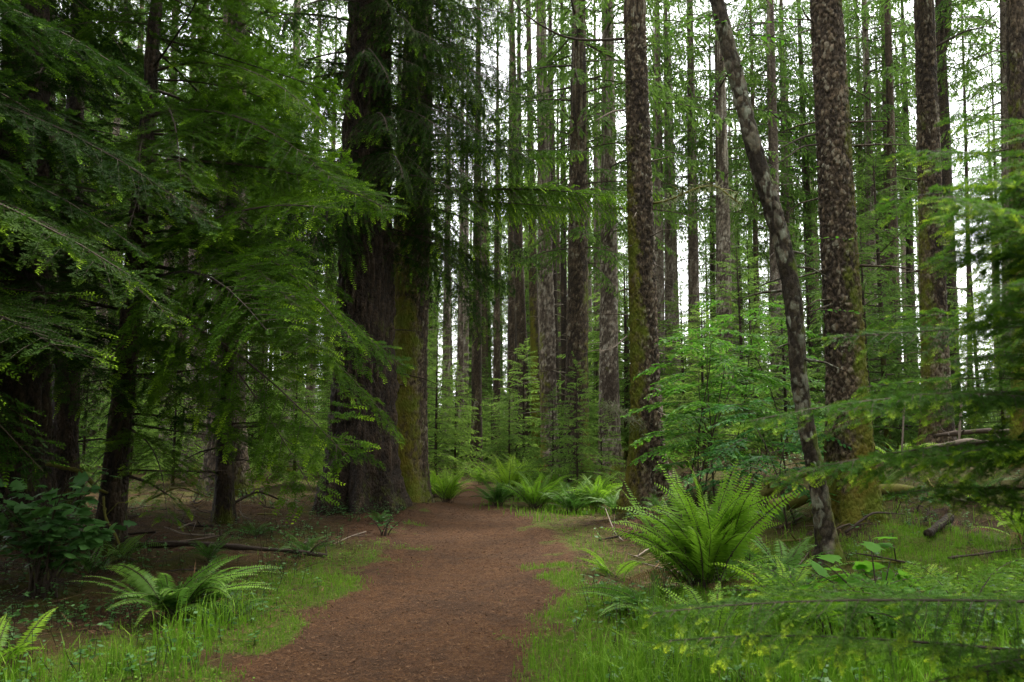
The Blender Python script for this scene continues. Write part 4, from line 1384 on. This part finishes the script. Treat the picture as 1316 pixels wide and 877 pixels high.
for seed, px, py, d, label, specs, mt in (
    (61, 915, 632, 12.6, 'tall bright bush of layered light-green sprays behind the large sword fern', dome(1, 44, .55, 2.9, 1.0, 1.15), LEAFBUSH),
    (64, 975, 632, 13.6, 'second bright bush of layered sprays, close left of the leaning tree', dome(4, 34, .5, 3.0, 1.0, 1.1), LEAFBUSH),
    (62, 985, 655, 10.7, 'bush with blue-green layered sprays in front of the leaning tree', dome(2, 24, .4, 1.65, .8, 1.0), LEAFB),
    (63, 1180, 640, 10.4, 'low tuft of leafy sprays on the mossy bank by the deadfall', [(.0, 0, .25, .5, 2.8), (.1, 0, .3, .5, -2.0), (.0, 0, .22, .45, .2), (0, 0, .35, .4, 1.2)], LEAFB),
):
    p = at(px, py, d)
    rt = empty('huckleberry_bush', (p.x, d, h1(p.x, d)))
    sm, fm = layered_bush(seed, 2, specs)
    link('stems', sm.mesh('stems', [TWIG], True), rt)
    link('foliage', fm.mesh('foliage', [mt, TWIG]), rt)
    tag(rt, label, 'bush', 'leafy bushes on the bank')

# ------------------------------------------------------------------ near hemlock on the right, whose boughs cross the picture
NB = empty('near_hemlock', (2.35, 2.9, h1(2.35, 2.9)))
link('trunk', trunk_mesh('trunk', None, [(0, 0, -.2), (.0, 0, 2.0), (.05, 0, 4.6)], [.055, .04, .008], B_DARK, 20, 60, .3, .2, .006, 0, .3, None, .4, 6, 71), NB)
near_specs = []
NBL = Vector(NB.location)
gN = np.random.RandomState(91)
for (tx, ty, td, L) in (
    (958, 492, 2.5, 1.45), (985, 560, 2.45, 1.4), (1085, 560, 2.6, 1.1), (1075, 415, 2.9, 1.25), (1120, 390, 3.1, 1.1), (1160, 470, 2.4, 1.0), (1150, 600, 2.5, .95), (1090, 470, 2.8, 1.2), (1180, 540, 2.3, .9), (1215, 430, 2.6, .85), (1230, 620, 2.6, .8),
    (1128, 228, 2.5, 1.15), (1165, 170, 2.7, 1.0), (1220, 290, 2.3, .95), (1235, 120, 2.6, .9), (1250, 360, 2.2, .8), (1190, 250, 2.2, 1.0), (1265, 200, 2.3, .8), (1280, 330, 2.6, .7), (1210, 205, 2.0, .9), (1240, 330, 2.0, .8), (1200, 240, 2.4, .9), (1290, 260, 2.1, .7),
    (828, 742, 2.7, 1.7), (852, 772, 2.6, 1.6), (1180, 842, 2.5, .9), (1240, 820, 2.5, .8),
):
    tip_ = np.array(at(tx, ty, td))
    # the bough leaves the stem a little above or below its tip
    st = np.array([NBL.x, NBL.y, max(NBL.z + .1, tip_[2] - gN.uniform(.0, .22) - (.12 if ty > 700 else 0))])
    v = tip_ - st
    L = float(np.linalg.norm(v))
    az = math.atan2(v[1], v[0])
    pitch = math.asin(v[2] / L)
    near_specs.append((st, L, az, pitch))
for st, L, az, pitch in near_specs:
    b = bough(gN, L, half=.30, step=.042, tstep=.024, tlen=.055, bw=.006, droop=.07, rise=.05, hang=.16, tipw=.75, needles=(.0135, .0032, .0075), bare=.15, r0=.0032, ang=(40, 60), jz=.5, t0=.70)
    o = link('branch', b.mesh('branch', [HEM_NEAR, TWIG]), NB, Vector(st) - NBL)
    o.rotation_euler = (gN.normal(0, .3), -pitch, az)
tag(NB, 'young hemlock close at the right border, its soft fresh-tipped boughs reaching across', 'tree')

# ------------------------------------------------------------------ deadfall: logs and sticks
def stick(name, pts, r0, r1, mat, label, cat, group=None, seg=12, twigs=0, seed=0, moss=.2, bark=False):
    P = [Vector(p) for p in pts]
    base = P[0].copy()
    rel = np.array([p - base for p in P])
    n = max(len(rel) * 5, 12)
    t = np.linspace(0, len(rel) - 1, n)
    Q = np.stack([np.interp(t, np.arange(len(rel)), rel[:, k]) for k in range(3)], -1)
    for _ in range(2):
        Q[1:-1] = .25 * Q[:-2] + .5 * Q[1:-1] + .25 * Q[2:]
    g = np.random.RandomState(seed)
    mb = MB()
    rr = np.linspace(r0, r1, n) * (1 + .12 * g.normal(0, 1, n))
    V, F, tri = tube(Q, rr, seg)
    V[:-2] += (fbm(V[:-2, 0] * 9, V[:-2, 1] * 9, V[:-2, 2] * 9 + seed, 3)[:, None] - .5) * r0 * .5
    mb.add(V, F, 0, moss, g.uniform())
    mb.f.append(tri)
    mb.m.append(np.zeros(len(tri), np.int32))
    for _ in range(twigs):
        k = g.randint(2, n)
        d = unit(g.normal(0, 1, 3) + np.array([0, 0, .4]))
        L = g.uniform(.1, .45)
        add_tube(mb, [Q[k], Q[k] + d * L * .5 + g.normal(0, .03, 3), Q[k] + d * L + np.array([0, 0, -.05])], [.35 * rr[k] + .003, .2 * rr[k] + .003, .002], 5, 0, moss, .5)
    o = link(name, mb.mesh(name, [mat], True), None, base)
    return tag(o, label, cat, group)


def gz(px, py, d, up=0.0):
    p = at(px, py, d)
    return (p.x, d, h1(p.x, d) + up)


FLG = 'fallen logs on the bank'
stick('fallen_log', [gz(1345, 575, 11.6, .42), gz(1290, 566, 11.6, .45), gz(1245, 557, 11.8, .5), gz(1195, 548, 12.1, .42)], .068, .045, DRY, 'peeled pale log lying across the bank at the right border', 'log', FLG, 16, 6, 1)
stick('fallen_log', [gz(1320, 534, 14.5, .6), gz(1260, 532, 14.5, .62), gz(1200, 528, 14.6, .55)], .06, .035, TWIG, 'thin dark log lying behind the peeled pale log', 'log', FLG, 10, 6, 2)
stick('broken_log', [gz(1190, 643, 9.5, .06), gz(1205, 632, 9.7, .09), gz(1218, 620, 9.95, .12)], .045, .05, B_MAPLE, 'short broken log with flaking white bark on the mossy bank', 'log', FLG, 14, 0, 3, .0)
stick('mossy_log', [gz(990, 650, 11.2, .12), gz(1050, 640, 11.0, .25), gz(1110, 612, 11.0, .18), gz(1170, 600, 11.2, .06)], .11, .06, MOSSW, 'crooked mossy log in the dark deadfall behind the leaning tree', 'log', FLG, 16, 9, 4)
stick('mossy_log', [gz(900, 668, 11.6, .08), gz(960, 652, 11.6, .16), gz(1010, 640, 11.6, .26), gz(1060, 622, 11.8, .30)], .075, .05, MOSSW, 'mossy log slanting behind the large sword fern', 'log', FLG, 14, 6, 5)
SG = 'dead branches on the ground'
sticks = [
    ([gz(1228, 530, 12.0, .3), at(1236, 508, 12), at(1243, 492, 12)], .02, .012, DRY, 'broken pale stick standing upright by the thin dark log'),
    ([gz(1155, 545, 11.8, .2), at(1162, 522, 11.8), at(1168, 506, 11.8)], .016, .010, DRY, 'pale splintered stick standing upright right of the mossy foot'),
    ([gz(925, 630, 11.4, .4), at(945, 612, 11.2), gz(962, 640, 11.0, .02)], .018, .012, MOSSW, 'bent mossy stick leaning behind the large sword fern'),
    ([gz(1085, 640, 9.7, .05), gz(1120, 628, 9.9, .16), gz(1160, 614, 10.2, .08)], .018, .007, TWIG, 'dark twiggy branch on the bank right of the leaning tree'),
    ([gz(1215, 660, 9.0, .03), gz(1260, 662, 9.0, .05), gz(1330, 655, 9.1, .03)], .016, .008, TWIG, 'long thin branch in the moss below the broken log'),
    ([gz(1170, 668, 8.9, .02), gz(1120, 662, 9.0, .09), gz(1090, 650, 9.2, .04)], .012, .006, TWIG, 'short dark branch in the moss right of the leaning tree foot'),
    ([gz(205, 700, 10.4, .06), gz(250, 690, 10.6, .10), gz(290, 683, 10.9, .12)], .018, .011, DRY, 'bleached white curved stick on the dark floor at the left'),
    ([gz(228, 688, 11.4, .04), gz(242, 676, 11.6, .1), gz(252, 670, 11.7, .12)], .014, .009, DRY, 'short bleached stick behind the curved white one'),
    ([gz(160, 716, 10.0, .07), gz(240, 708, 10.0, .07), gz(350, 702, 10.2, .06), gz(420, 700, 10.3, .02)], .042, .022, TWIG, 'long dark rotten log lying along the floor at the left'),
    ([gz(60, 600, 9.4, 1.1), at(105, 606, 9.4), at(126, 628, 9.5), at(138, 634, 9.6)], .030, .014, MOSSW, 'moss-sleeved dead branch reaching to the leaning hemlock'),
    ([at(133, 638, 9.45), at(135, 665, 9.4), at(150, 690, 9.35), gz(160, 715, 9.3, .02)], .016, .012, MOSSW, 'hanging mossy branch beside the leaning hemlock foot'),
    ([at(135, 690, 9.2), at(118, 715, 9.0), gz(98, 765, 8.6, .02)], .013, .006, DRY, 'thin pale branch leaning from the leaning hemlock foot'),
    ([gz(300, 655, 14.5, .05), gz(330, 640, 14.8, .28), gz(362, 628, 15.1, .2)], .03, .015, TWIG, 'dark limb of the brush pile left of the twin trunks'),
    ([gz(232, 640, 14.0, .5), at(238, 620, 14), at(242, 602, 14)], .015, .008, DRY, 'upright pale snag in the brush pile at the left'),
    ([gz(190, 640, 14.2, .15), gz(230, 630, 14.4, .3), gz(275, 640, 14.6, .1)], .02, .01, MOSSW, 'mossy limb lying in the brush pile at the left'),
    ([gz(470, 708, 12.6, .02), gz(450, 722, 12.0, .03), gz(428, 738, 11.2, .02)], .010, .005, DRY, 'thin stick on the litter beside the twin trunks'),
    ([gz(800, 690, 11.3, .02), gz(790, 668, 12.1, .12), gz(778, 642, 13.2, .3)], .014, .007, DRY, 'thin pale stick leaning at the foot of the nearest dark trunk'),
    ([gz(770, 700, 11.6, .02), gz(806, 690, 11.7, .1), gz(840, 682, 12, .05)], .016, .008, TWIG, 'dark stick in the brown litter behind the large fern'),
    ([at(756, 76, 14.3), at(775, 68, 14.6), at(800, 72, 14.9)], .010, .022, TWIG, None),
]
for i, (pts, r0, r1, mt, lab) in enumerate(sticks):
    if lab:
        stick('dead_branch', pts, r0, r1, mt, lab, 'branch', SG, 8, 4 if i in (0, 3, 4, 8, 12, 14) else 2, 40 + i)

for i in range(44):
    left = i % 2 == 0
    if left:
        px, d = rs.uniform(100, 470), rs.uniform(8.8, 15.5)
    else:
        px, d = rs.uniform(830, 1330), rs.uniform(8.8, 13.5)
    p = at(px, 560, d)
    a, L = rs.uniform(0, 6.28), rs.uniform(.3, 1.0)
    q = [(p.x + math.cos(a) * L * f + rs.normal(0, .03), d + math.sin(a) * L * f + rs.normal(0, .03)) for f in (0, .35, .7, 1)]
    zz = rs.uniform(.01, .05)
    stick('dead_branch', [(x, y, h1(x, y) + zz + (rs.uniform(0, .14) if k == 3 else 0)) for k, (x, y) in enumerate(q)], rs.uniform(.008, .022), .005, (TWIG, DRY, MOSSW)[rs.randint(3)],
          'small loose branch among the litter left of the path' if left else 'small loose branch in the moss of the right-hand bank', 'branch', 'loose branches left of the path' if left else 'loose branches on the bank', 7, 2, 200 + i)

# dead limbs still on the trunks are parts of their trees
def limb(root, pts, r0, r1, mat, seed, twigs=3, tuft=None):
    P = np.array([Vector(p) - Vector(root.location) for p in pts])
    t = np.linspace(0, len(P) - 1, 14)
    Q = np.stack([np.interp(t, np.arange(len(P)), P[:, k]) for k in range(3)], -1)
    for _ in range(2):
        Q[1:-1] = .25 * Q[:-2] + .5 * Q[1:-1] + .25 * Q[2:]
    g = np.random.RandomState(seed)
    mb = MB()
    add_tube(mb, Q, np.linspace(r0, r1, 14), 7, 0, .3)
    for _ in range(twigs):
        k = g.randint(3, 14)
        d = unit(g.normal(0, 1, 3) * np.array([1, 1, .5]))
        L = g.uniform(.15, .5)
        add_tube(mb, [Q[k], Q[k] + d * L * .5, Q[k] + d * L + np.array([0, 0, -.06])], [r1 * .9, r1 * .6, .002], 5, 0, .3)
    mats = [mat]
    if tuft is not None:
        mats.append(tuft)
        n = 420
        k = g.randint(2, 14, n)
        b = Q[k] + g.normal(0, .06, (n, 3))
        u = g.normal(0, .5, (n, 3)) + np.array([0, 0, -.5])
        blades(mb, b, u, .014, g.uniform(.04, .14, n), g.normal(0, 1, (n, 3)), 1, 0, g.uniform(size=n))
    return link('dead_limb', mb.mesh('dead_limb', mats, True), root)


limb(t13, [at(802, 50, 15), at(775, 52, 14.8), at(735, 52, 14.6), at(706, 40, 14.5), at(672, 18, 14.4), at(660, 0, 14.4)], .03, .012, TWIG, 1, 5)
limb(t13, [at(802, 142, 15), at(788, 143, 14.8), at(775, 150, 14.6), at(766, 155, 14.5)], .022, .010, DRY, 2, 1)
limb(t13, [at(806, 432, 15), at(788, 448, 14.6), at(770, 452, 14.4)], .016, .006, DRY, 3, 3)
limb(t13, [at(838, 560, 15), at(815, 540, 14.4), at(795, 528, 14), at(778, 520, 13.8)], .016, .006, DRY, 4, 6, LICHM)
limb(t20, [at(1052, 172, 10.5), at(1032, 176, 10.3), at(1012, 186, 10.2), at(1000, 192, 10.1)], .016, .004, TWIG, 5, 4)
limb(t20, [at(1052, 186, 10.5), at(1030, 188, 10.2), at(1008, 205, 10), at(985, 218, 9.9)], .014, .004, TWIG, 6, 4)
limb(t20, [at(1050, 33, 10.5), at(1036, 22, 10.4), at(1030, 8, 10.3)], .016, .006, TWIG, 7, 1)
limb(t20, [at(1082, 328, 10.5), at(1100, 326, 10.3), at(1135, 325, 10.2)], .009, .003, DRY, 8, 2)
limb(t22, [at(1203, 60, 16.5), at(1240, 40, 16.2), at(1275, 33, 16)], .03, .008, TWIG, 9, 4)
ml = limb(t13, [at(838, 262, 15), at(862, 258, 14.7), at(890, 243, 14.5), at(918, 236, 14.4), at(935, 250, 14.3), at(950, 262, 14.2)], .025, .016, MOSSW, 10, 6, LICHM)
ml.name = 'mossy_limb'

# ------------------------------------------------------------------ ground cover
gG = np.random.RandomState(77)


def scatter(n, x0, x1, y0, y1, dens):
    x, y = gG.uniform(x0, x1, n), gG.uniform(y0, y1, n)
    k = gG.uniform(size=n) < dens(x, y)
    return x[k], y[k]


def grass_blades(x, y, h, w, lean=.5, tip=None):
    n = len(x)
    z = H(x, y) - .005
    a = gG.uniform(0, 6.28, n)
    b = np.stack([x, y, z], -1)
    d = np.stack([np.cos(a), np.sin(a), 0 * a], -1)
    s = np.stack([-np.sin(a), np.cos(a), 0 * a], -1)
    ln = np.abs(gG.normal(0, lean, n))[:, None]
    hh = h[:, None]
    w = np.broadcast_to(w, (n,))[:, None]
    m = b + np.array([0, 0, 1.0]) * hh * .55 + d * hh * .22 * ln
    t = b + np.array([0, 0, 1.0]) * hh * (1 - .3 * np.minimum(ln, 1.6)) + d * hh * .75 * ln
    V = np.stack([b - s * w * .5, b + s * w * .5, m + s * w * .42, m - s * w * .42, t], 1).reshape(-1, 3)
    i = np.arange(n)[:, None] * 5
    mb = MB()
    rnd = np.clip(.5 + .6 * (fbm(x * 1.3, y * 1.3, 4.0, 3) - .5) * 2 + gG.normal(0, .15, n), 0, 1)
    tp = np.stack([np.zeros(n)] * 2 + [np.full(n, .15)] * 2 + [np.full(n, .5)], 1).ravel() + np.repeat((gG.uniform(size=n) < .06) * .6, 5)
    mb.add(V, i + np.array([[0, 1, 2, 3]]), 0, np.clip(tp, 0, 1), np.repeat(rnd, 5))
    mb.f.append(i + np.array([[3, 2, 4]]))
    mb.m.append(np.zeros(n, np.int32))
    return mb


allg = MB()
for (n, x0, x1, y0, y1, hmin, hmax, w, pw_) in ((110000, .0, 5.5, 3.4, 10, .025, .085, .005, .9), (42000, -4.5, -.9, 3.8, 9, .02, .06, .005, .9), (60000, .8, 8.5, 7.5, 15, .02, .08, .007, .6), (26000, -.8, 5.0, 14, 26, .08, .25, .012, .6), (16000, -5, -.6, 8, 14, .03, .09, .006, .5)):
    x, y = scatter(n, x0, x1, y0, y1, lambda x, y: grassy(x, y) ** 1.4 * pw_)
    hv = gG.uniform(hmin, hmax, len(x))
    allg.merge(grass_blades(x, y, hv, w), np.eye(4))
# long tufts near the camera on the right and on the left verge
for (n, x0, x1, y0, y1) in ((18000, .25, 4.2, 3.3, 6.6), (9000, -4.2, -1.2, 3.6, 7.2), (5000, 1.0, 7.0, 7.0, 11)):
    x, y = scatter(n, x0, x1, y0, y1, lambda x, y: grassy(x, y) * smooth(.5, .66, fbm(x * 1.7 + 5, y * 1.7, 8.0, 3) + .12 * smooth(6.2, 4.4, y) * (x > 0)) * smooth(.15, .5, path_sd(x, y)))
    hv = gG.uniform(.10, .40, len(x)) * gG.uniform(.6, 1.1, len(x))
    allg.merge(grass_blades(x, y, hv, .0065, .6), np.eye(4))
print('grass faces', sum(len(f) for f in allg.f))
tag(link('grass', allg.mesh('grass', [GRASSM])), kind='stuff')

# clover-like small leaves in the moss
cl = MB()
x, y = scatter(60000, -4.5, 7.5, 3.5, 12, lambda x, y: .75 * grassy(x, y) * smooth(.42, .6, fbm(x * 1.1, y * 1.1, 12.0, 3)))
n = len(x)
b = np.stack([x, y, H(x, y) + gG.uniform(.015, .06, n)], -1)
u = gG.normal(0, 1, (n, 3)) * np.array([1, 1, .25])
blades(cl, b, u, gG.uniform(.010, .02, n), gG.uniform(.012, .028, n), np.array([0, 0, 1.0]) + gG.normal(0, .35, (n, 3)), 0, gG.uniform(0, .35, n), gG.uniform(size=n), .55)
tag(link('ground_cover_leaves', cl.mesh('ground_cover_leaves', [GRASSM])), kind='stuff')

# twigs, needles and cone scales
lt = MB()
for n, x0, x1, y0, y1, l0, l1, w, dens in (
    (90000, -2.6, 1.6, 3.4, 17, .012, .06, .0045, lambda x, y: .9 * (path_sd(x, y) < .5)),
    (84000, -9, 9, 6, 18, .03, .16, .006, lambda x, y: (path_sd(x, y) > .2) * (1 - .35 * grassy(x, y))),
    (15000, -9, 9, 6, 20, .15, .6, .008, lambda x, y: (path_sd(x, y) > .7) * .5),
):
    x, y = scatter(n, x0, x1, y0, y1, dens)
    m = len(x)
    b = np.stack([x, y, H(x, y) + gG.uniform(.002, .02, m)], -1)
    u = gG.normal(0, 1, (m, 3)) * np.array([1, 1, .16])
    blades(lt, b, u, w * gG.uniform(.6, 1.5, m), gG.uniform(l0, l1, m), np.array([0, 0, 1.0]) + gG.normal(0, .4, (m, 3)), 0, 0, gG.uniform(size=m) ** 1.6, .5)
tag(link('forest_litter', lt.mesh('forest_litter', [LITT])), kind='stuff')

# seedlings and sprigs too many to count
sp = MB()
xs, ys = [], []
for n, x0, x1, y0, y1, dens in (
    (2600, -8, -1.4, 6.0, 16, lambda x, y: smooth(.25, .8, path_sd(x, y)) * smooth(.42, .62, fbm(x * .8, y * .8, 15.0, 3))),
    (2600, .6, 9, 6.2, 17, lambda x, y: smooth(.25, .8, path_sd(x, y)) * smooth(.38, .58, fbm(x * .8, y * .8, 16.0, 3))),
    (900, .2, 4.5, 4.0, 8.5, lambda x, y: smooth(.1, .6, path_sd(x, y)) * .7),
    (600, -4.5, -1.2, 4.2, 9, lambda x, y: smooth(.1, .6, path_sd(x, y)) * .6),
    (220, -3.4, -2.0, 13.6, 15.2, lambda x, y: .8 + 0 * x),
    (160, 2.0, 3.4, 13.2, 14.6, lambda x, y: .8 + 0 * x),
):
    x, y = scatter(n, x0, x1, y0, y1, dens)
    xs.append(x)
    ys.append(y)
for x, y in zip(np.concatenate(xs), np.concatenate(ys)):
    z = h1(x, y)
    h_ = gG.uniform(.06, .30)
    k = gG.randint(4, 10)
    a = gG.uniform(0, 6.28, k)
    t = gG.uniform(.3, 1, k)
    lean = gG.normal(0, .3, 2)
    b = np.stack([x + lean[0] * h_ * t, y + lean[1] * h_ * t, z + h_ * t], -1)
    ll = gG.uniform(.025, .075) * (1.2 - .5 * t)
    u = np.stack([np.cos(a), np.sin(a), gG.uniform(-.4, .3, k)], -1)
    blades(sp, b, u, ll * gG.uniform(.4, .65), ll, np.array([0, 0, 1.0]) + gG.normal(0, .3, (k, 3)), 0, gG.uniform(0, .4), gG.uniform(size=k), .5)
    blades(sp, np.array([[x, y, z]]), np.array([[lean[0], lean[1], 1.0]]), .006, h_, np.array([[0.1, 1, 0]]), 1)
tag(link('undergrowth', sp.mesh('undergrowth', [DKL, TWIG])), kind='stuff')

# the far wood that closes the view: low green growth reading as one mass
fw = MB()
gF = np.random.RandomState(88)
for i in range(800):
    d = gF.uniform(46, 90)
    px = gF.uniform(-150, 1466)
    p = at(px, 560, d)
    hh = gF.uniform(3, 8) if 520 < px < 730 else gF.uniform(3.0, 11.0) if px < 900 else gF.uniform(2, 6) if px < 1090 else gF.uniform(1.0, 2.6)
    b = LIB_FILL[gF.randint(4)]
    nb = 9 + int(hh)
    for k in range(nb):
        f = k / nb
        fw.merge(b, mat4((p.x, d, h1(p.x, d) + .3 + hh * f), gF.uniform(0, 6.28), .1, gF.normal(0, .3), (1.25 - f) * .85), gF.uniform(-.2, .2))
print('far wood', sum(len(f) for f in fw.f))
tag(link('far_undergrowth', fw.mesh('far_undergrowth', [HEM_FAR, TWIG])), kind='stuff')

# the wood goes on unseen behind and beside the camera, added to shade the view; never more than one mass
sw = MB()
gS = np.random.RandomState(99)
spots = []
for _ in range(4000):
    x, y = gS.uniform(-20, 20), gS.uniform(-18, 14)
    if abs(x) < .643 * max(y, 0) + 5.2 and y > -5:
        continue
    if abs(x + .7) < 2.6 or any((x - a) ** 2 + (y - b) ** 2 < 7.5 for a, b in spots):
        continue
    spots.append((x, y))
    if len(spots) >= 96:
        break
for x, y in spots:
    z0 = h1(x, y)
    ht = gS.uniform(16, 24)
    lo = gS.uniform(1.0, 5.0)
    t = np.linspace(0, 1, 8)
    add_tube(sw, np.stack([x + 0 * t, y + 0 * t, z0 - .2 + ht * t], -1), .24 * (1.05 - t), 9, 2)
    nb = 46
    for k in range(nb):
        f = (k + gS.uniform()) / nb
        sw.merge(LIB_FILL[gS.randint(4)], mat4((x, y, z0 + lo + (ht - lo) * f), k * 2.399, -.12 + .35 * f, gS.normal(0, .3), (1.25 * (1.04 - f) + .15)), gS.uniform(-.2, .2))
print('surrounding', sum(len(f) for f in sw.f))
tag(link('unseen_shade_forest', sw.mesh('unseen_shade_forest', [HEM_DK, TWIG, B_DARK])), kind='stuff')
